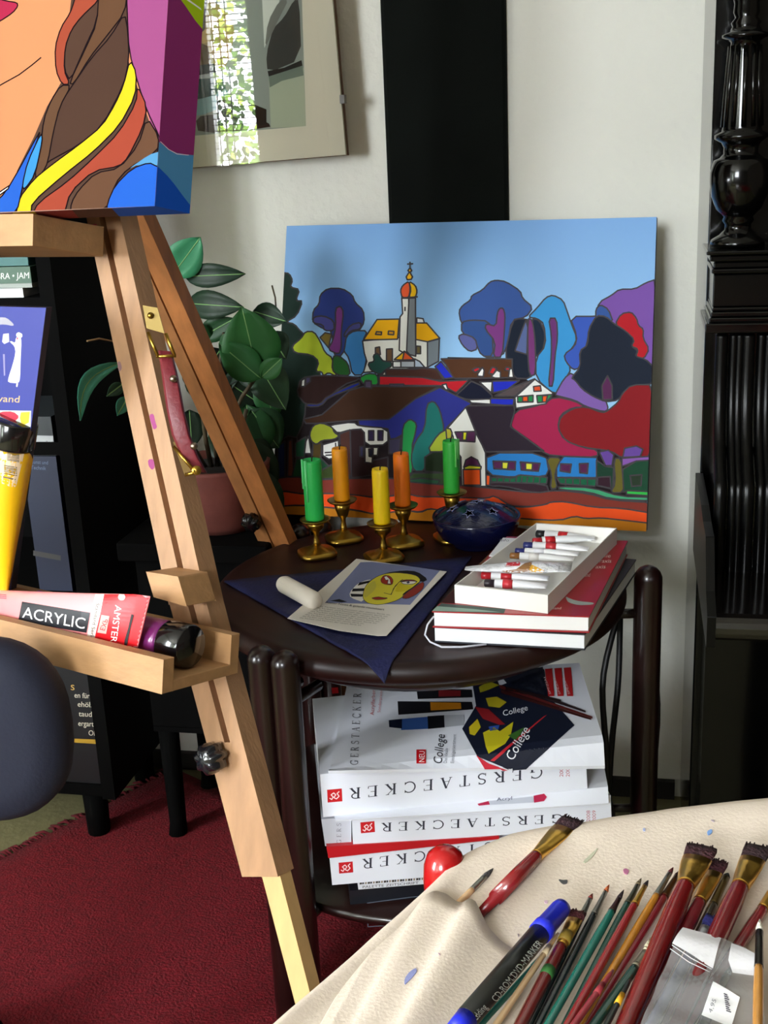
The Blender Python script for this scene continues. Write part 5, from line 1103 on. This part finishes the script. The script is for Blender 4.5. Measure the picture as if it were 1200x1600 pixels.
def artA(mb, hs):
    P_ = lambda c, s, l=2: mb.poly(hs, pp(s), M(c, .4), l, sub=5)
    mb.text(hs, 'GERSTAECKER', (559, 1196), (.35, -7.2), (-12, -.6), M('50525c', .5), 2, serif=True, fit=15.6)
    P_('c4141e', 'L222,112 252,112 250,128 220,128')
    mb.text(hs, 'Acrylfarben', (584, 1118), (.4, -6), (-6, 0), M('c05a60', .5), 2, fit=6.6); mb.text(hs, 'Sonderpreise', (594, 1114), (.4, -4), (-4.5, 0), M('c87a80', .5), 2, fit=9)
    P_('16161c', 'L440,130 640,134 642,162 445,168'); P_('7a1c22', 'L520,136 600,138 600,158 520,160', 3)
    P_('16161c', 'L372,176 640,178 645,205 560,212 375,225'); P_('d88a1c', 'L490,180 600,182 602,204 492,210', 3)
    P_('3a62ac', 'L385,240 480,232 482,275 385,280'); P_('141c34', 'L340,245 388,240 388,275 342,270', 3); P_('101218', 'L480,230 540,226 542,270 482,276'); P_('b8bcc4', 'L540,226 612,224 612,262 542,270')
    P_('c8141e', 'L440,350 474,350 474,400 440,400'); mb.text(hs, 'NEU', (663, 1192), (.3, -7), (-9, 0), M('f4f0f0', .5), 3, fit=2.5)
    mb.text(hs, 'College', (690, 1195), (1.2, -11), (-14, -3), M('22242c', .5), 2, fit=4.2)
    mb.text(hs, 'Das ideale', (698, 1193), (.4, -5), (-5.5, 0), M('70747e', .5), 2, fit=4.6); mb.text(hs, 'Einsteigersortiment', (709, 1193), (.4, -5), (-5.5, 0), M('70747e', .5), 2, fit=9)
    P_('141a2c', 'L640,102 720,78 740,120 900,60 920,160 1010,262 835,420 780,424 660,375 605,275 655,192')
    P_('1e2434', 'L735,75 895,52 920,158 800,150')
    P_('8a1c22', 'L650,196 700,205 760,260 740,262 680,240', 3); P_('c8283a', 'L655,370 700,400 770,424 690,426', 3)
    P_('c8bc20', 'L690,340 680,290 720,270 740,285 790,250 780,300 760,330 700,365', 3); P_('c8b420', 'L630,270 660,240 672,270 650,300 632,295', 3); P_('b8a820', 'L690,165 730,160 765,180 740,200 700,195', 3); P_('a8a020', 'L665,125 700,105 740,118 700,135 670,145', 3); P_('3a6a2a', 'L770,300 830,270 800,320', 3); P_('2a4a9a', 'L700,268 740,262 735,278 705,284', 3); P_('c02a34', 'L705,390 900,230 910,226 720,392', 3)
    mb.text(hs, 'College', (801, 1190), (6.6, -11.5), (-13, -8), M('f0f0f4', .5), 4, fit=4.2); mb.text(hs, 'College', (786, 1120), (10, -2.4), (-1.5, -9), M('e8e8f0', .5), 4, fit=3.9)
    for k in range(3):
        x = 903+k*34; P_('b81a22', 'L%d,%d %d,%d %d,%d %d,%d' % (x, 60-k*2, x+26, 58-k*2, x+34, 158, x+12, 158), 3); mb.text(hs, 'SPEZIAL', (460+(x+24)/2.3077, 1086), (-1.4, -4.2), (-3.4, .3), M('f0c8c8', .5), 4, fit=7)
    for (x0_, y0_, x1_, y1_, c_) in ((740, 118, 1075, 236, '5a1c1c'), (745, 135, 1070, 242, '3a1414'), (760, 125, 960, 175, '241416'), (880, 150, 1050, 215, '2c2024')):
        P_(c_, 'L%d,%d %d,%d %d,%d %d,%d' % (x0_, y0_, x1_, y1_-3, x1_, y1_+4, x0_, y0_+13), 5)
    P_('c4141e', 'L136,134 156,134 156,146 136,146')
droop([(513, 1209), (945, 1201)], [(545, 1062), (905, 1041)], BTL, nt_, .004, CW_, 'catalogue', artA, T('topmost catalogue, its cover showing paint tubes, brushes and a dark flower picture', 'catalogue', GR), off=.014, flat=.92)

# ================================================================ black cables beside the table
for i, (pl, r_) in enumerate((([(968, 950, 1.66), (962, 975, 1.66), (946, 1030, 1.66), (939, 1075, 1.66), (944, 1130, 1.66), (949, 1190, 1.66), (951, 1300, 1.68)], .0042), ([(969, 950, 1.69), (968, 1025, 1.69), (966, 1080, 1.69), (956, 1150, 1.69), (952, 1210, 1.69), (950, 1300, 1.70)], .0042),
      ([(1026, 930, 1.66), (1021, 1000, 1.68), (1022, 1040, 1.69), (1029, 1100, 1.69), (1025, 1160, 1.69), (1016, 1240, 1.69), (1010, 1300, 1.70)], .0045))):
    pts = [atk(*p) for p in pl]; pts.append(V((pts[-1].x, pts[-1].y, .006)))
    if i == 2: pts = pts
    sm_ = []
    for a, b in zip(pts, pts[1:]): sm_ += [a, a.lerp(b, .5)]
    sm_.append(pts[-1]); q_ = sm_
    for _ in range(2): q_ = [q_[0]]+[(q_[j-1]+q_[j]*2+q_[j+1])/4 for j in range(1, len(q_)-1)]+[q_[-1]]
    mb = MB(); mb.tube(q_, r_, M('0b0c0e', .5), 8); mb.build('power_cable', **T(['black cable hanging in a wide bow left of the right table leg', 'straighter black cable between the bowed one and the right table leg', 'black cable hanging along the outer side of the right table leg'][i], 'cable', 'black cables behind the table'))

# ================================================================ red work table with the beige brush roll
DZ = .66
RDM = M('a30f12', .2, coat=.4)
root = thing('work_table', 'red lacquered work table in front, almost covered by the beige brush roll', 'table', (.25, .35, 0))
tq = [(424, 1610), (611, 1446), (655, 1404), (690, 1377), (735, 1352), (800, 1322), (1000, 1290), (1260, 1262)]
pts = [hz(x, y, DZ) for x, y in tq] + [V((.75, .85, DZ)), V((.80, .12, DZ)), V((-.33, .12, DZ))]
mb = MB(); mb.prism([p-V((0, 0, .022)) for p in pts], (0, 0, .0215), RDM); mb.build('tabletop', root, bevel=.002)
cpx = hy(690, 1350, .72)
cpp = hz(690, 1352, DZ+.012); r_ = .0118*1.0
cpp = V((cpp.x, cpp.y+.012, 0)); zt_ = hy(690, 1324, cpp.y).z
mb = MB(); mb.lathe([(.012, 0), (.0125, .1), (.0125, zt_-.05), (.0128, zt_-.035), (.0133, zt_-.022), (.0128, zt_-.012), (.0105, zt_-.005), (.006, zt_-.001), (.001, zt_)], cpp, RDM, 28); mb.build('corner_post', root, label='glossy red round-topped corner post')
for x, y in ((.68, .76), (.72, .18), (-.25, .18)):
    mb = MB(); mb.lathe([(.014, 0), (.02, DZ-.0225)], (x, y, 0), RDM, 16); mb.build('leg', root)
# cloth
CLM = M('dccdbd', .9, bump=.12, bscale=500, var=.03, vscale=60)
edge = [(330, 1700), (440, 1602), (530, 1522), (620, 1442), (645, 1418), (667, 1398), (690, 1376), (712, 1352), (738, 1336), (770, 1323), (800, 1311), (860, 1300), (920, 1293), (960, 1286), (1010, 1279), (1050, 1272), (1100, 1266), (1150, 1261), (1200, 1257), (1300, 1248), (1500, 1235)]
def ey(x):
    for a, b in zip(edge, edge[1:]):
        if a[0] <= x <= b[0]: return a[1]+(b[1]-a[1])*(x-a[0])/(b[0]-a[0])
    return edge[-1][1]
CZ = DZ+.0035
def cz(p): 
    n1 = noise.noise(V((p.x*9, p.y*9, 1.3))); n2 = noise.noise(V((p.x*30, p.y*30, 4)))
    return .0022*n1+.0008*n2
def heightf(x, y): p = hz(x, y, CZ); return p+V((0, 0, .003+cz(p)))
mb = MB(); NX, NY = 90, 46; g = []
for i in range(NX+1):
    x = 330+(1500-330)*i/NX; y0_ = ey(x); row = []
    for j in range(NY+1):
        t = (j/NY)**1.3; y = y0_+(2000-y0_)*t; p = heightf(x, y)
        if j == 0: p.z -= .0035
        # rolled ridge along the left edge
        row.append(p + V((0, 0, .0035*math.exp(-((t-.03)/.03)**2))))
    g.append(row)
vs = [p for r in g for p in r]; mb.add(vs, [[i*(NY+1)+j, i*(NY+1)+j+1, (i+1)*(NY+1)+j+1, (i+1)*(NY+1)+j] for i in range(NX) for j in range(NY)], CLM, True)
hs = HIT(mb, LAY*6)
for c_, s_ in (('4a4a4a', 'P872,1377 880,1379 887,1378 886,1384 880,1385 876,1382'), ('b06a8a', 'P973,1362 978,1360 983,1364 980,1370 975,1368'), ('7aa0d8', 'P1104,1302 1112,1298 1113,1304 1106,1309'), ('b8b8a0', 'P910,1350 925,1336 935,1326 928,1340 915,1352'), ('9a8a8a', 'P808,1462 812,1464 810,1468'), ('c8a8b8', 'P850,1411 856,1410 856,1415 851,1415'), ('a89aa0', 'P1109,1284 1116,1284 1116,1288'), ('a0a8c8', 'P1004,1297 1008,1297 1008,1302 1004,1301')):
    mb.poly(hs, smooth2(pp(s_)), M(c_, .9), 3, sub=6)
cloth = mb.build('brush_roll', **T('beige canvas brush roll spread over the red work table, with sewn pockets and paint stains', 'brush roll'))
cloth.modifiers.new('solid', 'SOLIDIFY').thickness = -.0012
# pocket flap raised over the left part of the roll
pe = [(560, 1500), (590, 1484), (620, 1461), (640, 1440), (667, 1414), (680, 1411), (700, 1417), (713, 1428), (722, 1434), (735, 1433), (745, 1441), (753, 1456), (764, 1470), (780, 1482), (800, 1493), (815, 1499)]
def py_(x):
    for a, b in zip(pe, pe[1:]):
        if a[0] <= x <= b[0]: return a[1]+(b[1]-a[1])*(x-a[0])/(b[0]-a[0])
    return pe[-1][1]
mb = MB(); NX, NY = 50, 24; g = []
for i in range(NX+1):
    x = 560+(815-560)*i/NX; y0_ = py_(x); row = []
    for j in range(NY+1):
        t = j/NY; y = y0_+(1900-y0_)*t; xs = x-(y-y0_)*.55; p = heightf(xs, y)
        ed_ = min(1, i/6, (NX-i)/8); b1 = math.exp(-((x-688)/30)**2)*.003+math.exp(-((x-742)/22)**2)*.0065
        row.append(p+V((0, 0, .0012+ed_*(.0025+b1*(1-t*.5)))))
    g.append(row)
vs = [p for r in g for p in r]; mb.add(vs, [[i*(NY+1)+j, i*(NY+1)+j+1, (i+1)*(NY+1)+j+1, (i+1)*(NY+1)+j] for i in range(NX) for j in range(NY)], CLM, True)
hs = HIT(mb, LAY*6); mb.poly(hs, smooth2(pp('P632,1530 640,1519 650,1513 652,1518 646,1526 638,1534 632,1540')), M('8a90c0', .9), 3, sub=6); mb.poly(hs, smooth2(pp('P684,1489 688,1491 688,1494')), M('9a7a8a', .9), 3)
mb.build('pocket', cloth, solid=.001)

# ================================================================ brushes, marker and plastic sleeve
GOLD = M('e0b050', .28, metal=1, bump=.1, bscale=150); SILV = M('9a9a94', .3, metal=1)
BG = 'paint brushes on the beige brush roll'
def brush(label, tip, end, wh, wt, lb, lf_, hcol, fer=GOLD, bcol='30101a', flat=True, zo=0.0, L=.26, wf=None, tipc=None, name='paint_brush', stain=None):
    # widths and lengths are in photo pixels at the tip
    z0 = CZ+.004+zo; t_ = hz(tip[0], tip[1], z0); k_ = (t_-EYE).dot(FW)/F; rh = wh*k_/2
    zc_ = z0+rh; t_ = hz(tip[0], tip[1], zc_); e_ = hz(end[0], end[1], zc_); d_ = (e_-t_).normalized(); s_ = d_.cross(V((0, 0, 1))).normalized(); Z1 = V((0, 0, 1))
    seg = lambda px_: px_*(e_-t_).length/math.dist(tip, end)
    lb_, lf2 = seg(lb), seg(lf_); rt = wt*k_/2; rf = (wf or wh*.85)*k_/2
    root_ = thing(name, label, 'brush', t_+d_*(L*.5)-V((0, 0, rh)), BG)
    mb = MB(); hm = M(hcol, .25, coat=.5, var=.12, vscale=120)
    mb.blade(t_, d_, s_, Z1, [(lb_+lf2-.001, rf, rf), (lb_+lf2+.004, rh*.9, rh*.9), (lb_+lf2+.02, rh, rh), (lb_+lf2+.05, rh*.97, rh*.97), (L*.7, rh*.75, rh*.75), (L, rh*.45, rh*.45), (L+.002, rh*.2, rh*.2)], hm, 18)
    if stain:
        for c_, sx0, sy0, w__ in stain: mb.blade(t_, d_, s_, Z1, [(seg(sx0), rh*1.03, rh*1.03), (seg(sx0+w__*.5), rh*1.06, rh*1.06), (seg(sx0+w__), rh*1.03, rh*1.03)], M(c_, .5), 12)
    mb.build('handle', root_)
    mb = MB(); b_ = min(rt, rh)*.45 if flat else rt
    mb.blade(t_, d_, s_, Z1, [(lb_, rt, b_ if flat else rt), (lb_+lf2*.25, rt*(.97), b_*1.2 if flat else rt*1.05), (lb_+lf2*.7, (rt+rf)/2, (b_+rf)/2), (lb_+lf2, rf*1.05, rf*1.05), (lb_+lf2+.0012, rf*1.08, rf*1.08)], fer, 18); mb.build('ferrule', root_)
    mb = MB(); bm = M(bcol, .85, bump=.9, bscale=400, var=.4, vscale=200)
    if flat:
        mb.blade(t_, d_, s_, Z1, [(0, rt*1.0, b_*.35), (lb_*.3, rt*1.08, b_*.7), (lb_+.002, rt*.96, b_*.9)], bm, 16)
        R_ = random.Random(int(tip[0]))
        for q in range(26):
            a_ = R_.uniform(-.95, .95); st_ = t_+s_*(rt*a_)+d_*(lb_*.6)+Z1*(b_*R_.uniform(-.3, .5)); mb.tube([st_, t_+s_*(rt*(a_*1.08))+d_*R_.uniform(-lb_*.16, lb_*.12)+Z1*(b_*R_.uniform(-.3, .5))], [.0008, .0004], bm, 4)
    else: mb.blade(t_, d_, s_, Z1, [(0, rt*.08, rt*.08), (lb_*.3, rt*.5, rt*.5), (lb_*.75, rt*.95, rt*.95), (lb_+.001, rt*.9, rt*.9)], bm, 12)
    mb.build('bristles', root_)
    return t_, d_, s_, rh, seg
DR_ = '6e1216'
brush('large flat brush with dark red handle tucked in the pocket beside the red post', (895, 1279), (742, 1436), 22, 34, 24, 62, '7a1418', wf=18, zo=-.001, L=.135)
brush('small cream-handled round brush with grey wet tip tucked in the pocket', (772, 1356), (700, 1428), 11, 10, 22, 26, 'e0b888', fer=SILV, bcol='4a4648', flat=False, zo=-.002, L=.052)
BR_LIST = [
 # tip, end, wh, wt, lb, lf, handle, ferrule, bristle, flat, z, label
 ((905, 1424), (814, 1600), 19, 24, 16, 48, '6a1a18', GOLD, '4a0e18', True, .003, 'flat brush with green-smeared dark red handle right beside the blue-capped marker'),
 ((926, 1396), (846, 1560), 13, 8, 12, 34, '14181c', SILV, '7a2a24', False, .001, 'thin black-handled brush with a reddish tip, next to the smeared brush'),
 ((952, 1382), (862, 1560), 12, 8, 16, 40, '0e1418', SILV, 'd8703a', False, .001, 'thin black-handled brush with an orange tip'),
 ((975, 1390), (868, 1580), 13, 8, 20, 22, '0e6a5c', M('5a3a3c', .4, 1), '2a1a20', False, .004, 'teal green-handled brush with dark pointed tip'),
 ((1002, 1372), (900, 1570), 14, 8, 16, 34, '0c3a30', M('6a6a5a', .3, 1), '6a5a40', False, .002, 'dark green-handled brush with a long grey ferrule'),
 ((1013, 1375), (893, 1590), 13, 8, 14, 34, '86161c', GOLD, '1e0e14', False, .008, 'slim crimson-handled brush with a black tip and brass ferrule'),
 ((1052, 1355), (930, 1560), 12, 8, 14, 42, 'b87a1c', SILV, '5a1420', False, .006, 'ochre-handled brush with a thin red tip'),
 ((1063, 1360), (915, 1600), 14, 9, 14, 40, '7c1a26', M('6a4a30', .3, 1), '3a1c1c', False, .003, 'burgundy-handled brush lying between the ochre one and the largest red brush'),
 ((1022, 1470), (930, 1600), 16, 14, 22, 30, '0e3a30', M('a8a08a', .4, 1), 'c0b898', True, .010, 'short dark green brush with pale worn bristles on the pile'),
 ((1098, 1322), (974, 1610), 30, 44, 26, 52, '741012', GOLD, '340a14', True, .008, 'largest flat brush with wide dark bristles and thick glossy red handle'),
 ((1125, 1346), (1062, 1470), 22, 26, 22, 50, '7a1a24', GOLD, '3c0a18', True, .002, 'medium flat brush just right of the largest red one'),
 ((1138, 1364), (1068, 1510), 14, 12, 10, 46, '3a3226', M('6a5a34', .35, 1), '0e0c0e', False, .001, 'slim brush with a small black tip and dull brass ferrule'),
 ((1186, 1322), (1062, 1590), 29, 38, 28, 52, '6e1418', GOLD, '2a0e14', True, .006, 'wide flat brush with thick red handle, leading into the plastic sleeve'),
 ((1236, 1352), (1120, 1530), 18, 20, 20, 66, '7a1c20', GOLD, '2a1414', True, .001, 'red-handled brush cut off by the right edge of the view'),
 ((1112, 1432), (1040, 1560), 16, 16, 20, 30, '8a94b8', M('c8ccd8', .4, 1), '3a3a90', True, .004, 'paint-splashed whitish brush with blue smears beside the sleeve'),
 ((1187, 1436), (1184, 1600), 15, 12, 22, 56, 'b8803a', M('4a4642', .35, 1), 'e4e0d0', False, .018, 'wooden brush with pale bristles and dark ferrule lying across the sleeve corner'),
 ((1146, 1500), (1090, 1620), 16, 12, 30, 30, '2a5a34', M('5a6a3a', .4, 1), '24442c', False, .002, 'olive green brush inside the plastic sleeve'),
 ((1100, 1500), (1040, 1640), 18, 14, 20, 40, '5a7a70', M('8a8a80', .4, 1), '6a5a60', True, .001, 'grey-green brush inside the plastic sleeve, nearer the largest brush'),
]
for (tp, en, wh, wt, lb, lf_, hc, fe, bc_, fl__, z_, lab) in BR_LIST:
    brush(lab, tp, en, wh, wt, lb, lf_, hc, fer=fe, bcol=bc_, flat=fl__, zo=z_, stain=[('2f6a30', 108, 0, 14), ('8a7024', 44, 0, 16)] if 'green-smeared' in lab else None)
# plain sticks between the brushes
for lab, tp, en, wh, hc, z_, tip_m in (('plain cream wooden brush handle lying under the marker', (872, 1458), (776, 1600), 12, 'dcb88a', .0, 'e8d0a8'), ('teal brush handle lying half under the marker', (862, 1478), (752, 1600), 11, '145a50', -.002, '145a50'), ('pink-red slim brush handle on top of the green ones', (958, 1516), (898, 1600), 12, '8e2a34', .012, '8e2a34'), ('black and yellow ringed slim brush handle before the largest red brush', (985, 1530), (946, 1604), 11, '141a18', .012, 'd8a020')):
    z0 = CZ+.009+z_; a, b = hz(*tp, z0), hz(*en, z0); d_ = (b-a).normalized(); r_ = wh*.62/F/2; s_ = d_.cross(V((0, 0, 1)))
    mb = MB(); mb.blade(a, d_, s_, V((0, 0, 1)), [(0, r_*.3, r_*.3), (.004, r_*.6, r_*.6), (.03, r_*.85, r_*.85), (.2, r_, r_), (.21, r_*.5, r_*.5)], M(hc, .35, coat=.3), 14)
    mb.blade(a, d_, s_, V((0, 0, 1)), [(.012, r_*.78, r_*.78), (.02, r_*.9, r_*.9)], M(tip_m, .4), 14)
    mb.build('slim_brush', **T(lab, 'brush', BG))
# marker pen
z0 = CZ+.0165; a, b = hz(876, 1420, z0), hz(722, 1600, z0); d_ = (b-a).normalized(); s_ = d_.cross(V((0, 0, 1))).normalized(); r_ = .0051; Z1 = V((0, 0, 1))
seg = (b-a).length/math.dist((876, 1420), (722, 1600))
root = thing('marker_pen', 'black marker pen with bright blue cap and white lettering, lying on the brushes', 'marker', a+d_*.06-V((0, 0, r_)))
mb = MB(); mb.blade(a, d_, s_, Z1, [(seg*56, r_, r_), (seg*57, r_*1.12, r_*1.12), (seg*226, r_*1.12, r_*1.12), (seg*227, r_*.9, r_*.9)], M('121412', .35, coat=.2), 28)
hs = HIT(mb, LAY*4)
ux_ = (d_, )
mb.text(hs, 'CD-ROM/DVD-MARKER', (775, 1566), (7.6, -9.6), (-9.5, -6), M('b8c0b8', .5), 3, fit=9.6)
mb.text(hs, 'Edding', (744, 1595), (6.8, -8), (-9.5, -6), M('b8c0b8', .5), 3, fit=2.6); mb.build('barrel', root)
mb = MB(); mb.blade(a, d_, s_, Z1, [(-seg*6, r_*.5, r_*.5), (-seg*5, r_*.95, r_*.95), (seg*2, r_*1.05, r_*1.05), (seg*40, r_*1.12, r_*1.12), (seg*42, r_*1.22, r_*1.22), (seg*56, r_*1.22, r_*1.22)], M('1c28c8', .35, coat=.2), 28); mb.build('cap', root)
mb = MB(); mb.blade(a, d_, s_, Z1, [(seg*227, r_*1.1, r_*1.1), (seg*250, r_*1.0, r_*1.0)], M('1c28c8', .35), 24); mb.build('end_plug', root)
# plastic sleeve
zs = CZ+.0205
root = thing('plastic_sleeve', 'clear plastic sleeve with white band and white price label over the brushes', 'plastic sleeve', hz(1110, 1560, zs))
SP_ = PX((0, 0, zs), (0, 0, 1))
q = [(1066, 1450), (1128, 1462), (1158, 1474), (1188, 1494), (1196, 1610), (1180, 1700), (960, 1700), (1000, 1600), (1030, 1530)]
mb = MB(); PLS = glass_mat('clear_plastic', (.86, .88, .88, 1), 1.5, .12); nt9 = PLS.node_tree; ou9 = [n for n in nt9.nodes if n.type == 'OUTPUT_MATERIAL'][0]; m9 = nt9.nodes.new('ShaderNodeMixShader'); m9.inputs[0].default_value = .22; df9 = nt9.nodes.new('ShaderNodeBsdfDiffuse'); df9.inputs[0].default_value = (.8, .8, .82, 1); nt9.links.new(ou9.inputs[0].links[0].from_socket, m9.inputs[1]); nt9.links.new(df9.outputs[0], m9.inputs[2]); nt9.links.new(m9.outputs[0], ou9.inputs[0])
grid = clip([(x, y) for x, y in q], [(0, 0), (3000, 0), (3000, 3000), (0, 3000)])
def sleeve_pt(x, y, o=0): p = hz(x, y, zs); return p+V((0, 0, .003*noise.noise(V((p.x*25, p.y*60, 2)))+o))
class SL:
    clip = None; facing = V((0, 0, 1))
    def __init__(s, o): s.o = o
    def at(s, x, y, l=0): return sleeve_pt(x, y, s.o+l*LAY)
mb.poly(SL(0), q, PLS, 0, sub=10); mb.build('sleeve_film', root)
mb = MB(); WB = M('e2e0e4', .35, coat=.4); mb.poly(SL(.0005), [(1067, 1450), (1127, 1464), (1114, 1511), (1050, 1478)], WB, 0, sub=8)
for k in (0, 1): mb.stroke(SL(.0008), [(1050-k*3, 1481+k*5), (1080-k*3, 1499+k*5), (1112-k*3, 1513+k*5)], 1.3, WB, 0)
mb.build('white_band', root)
mb = MB(); mb.poly(SL(.0005), [(1143, 1472), (1163, 1480), (1187, 1496), (1181, 1524), (1145, 1518), (1138, 1500)], WB, 0, sub=8); mb.build('white_band', root)
mb = MB(); mb.poly(SL(.001), [(1114, 1538), (1156, 1560), (1142, 1606), (1096, 1587)], M('f2f2f4', .5), 0, sub=8)
S5 = SL(.0012)
for k in range(9): mb.stroke(S5, [(1131+k*.5, 1556+k*3), (1136+k*.5+(k % 3), 1558+k*3)], 1.5, M('3a3a48', .6), 0)
mb.text(S5, '4,95', (1112, 1585), (3, -8), (-6, -3), M('8a8a92', .6), 0, fit=2.4); mb.build('price_label', root)
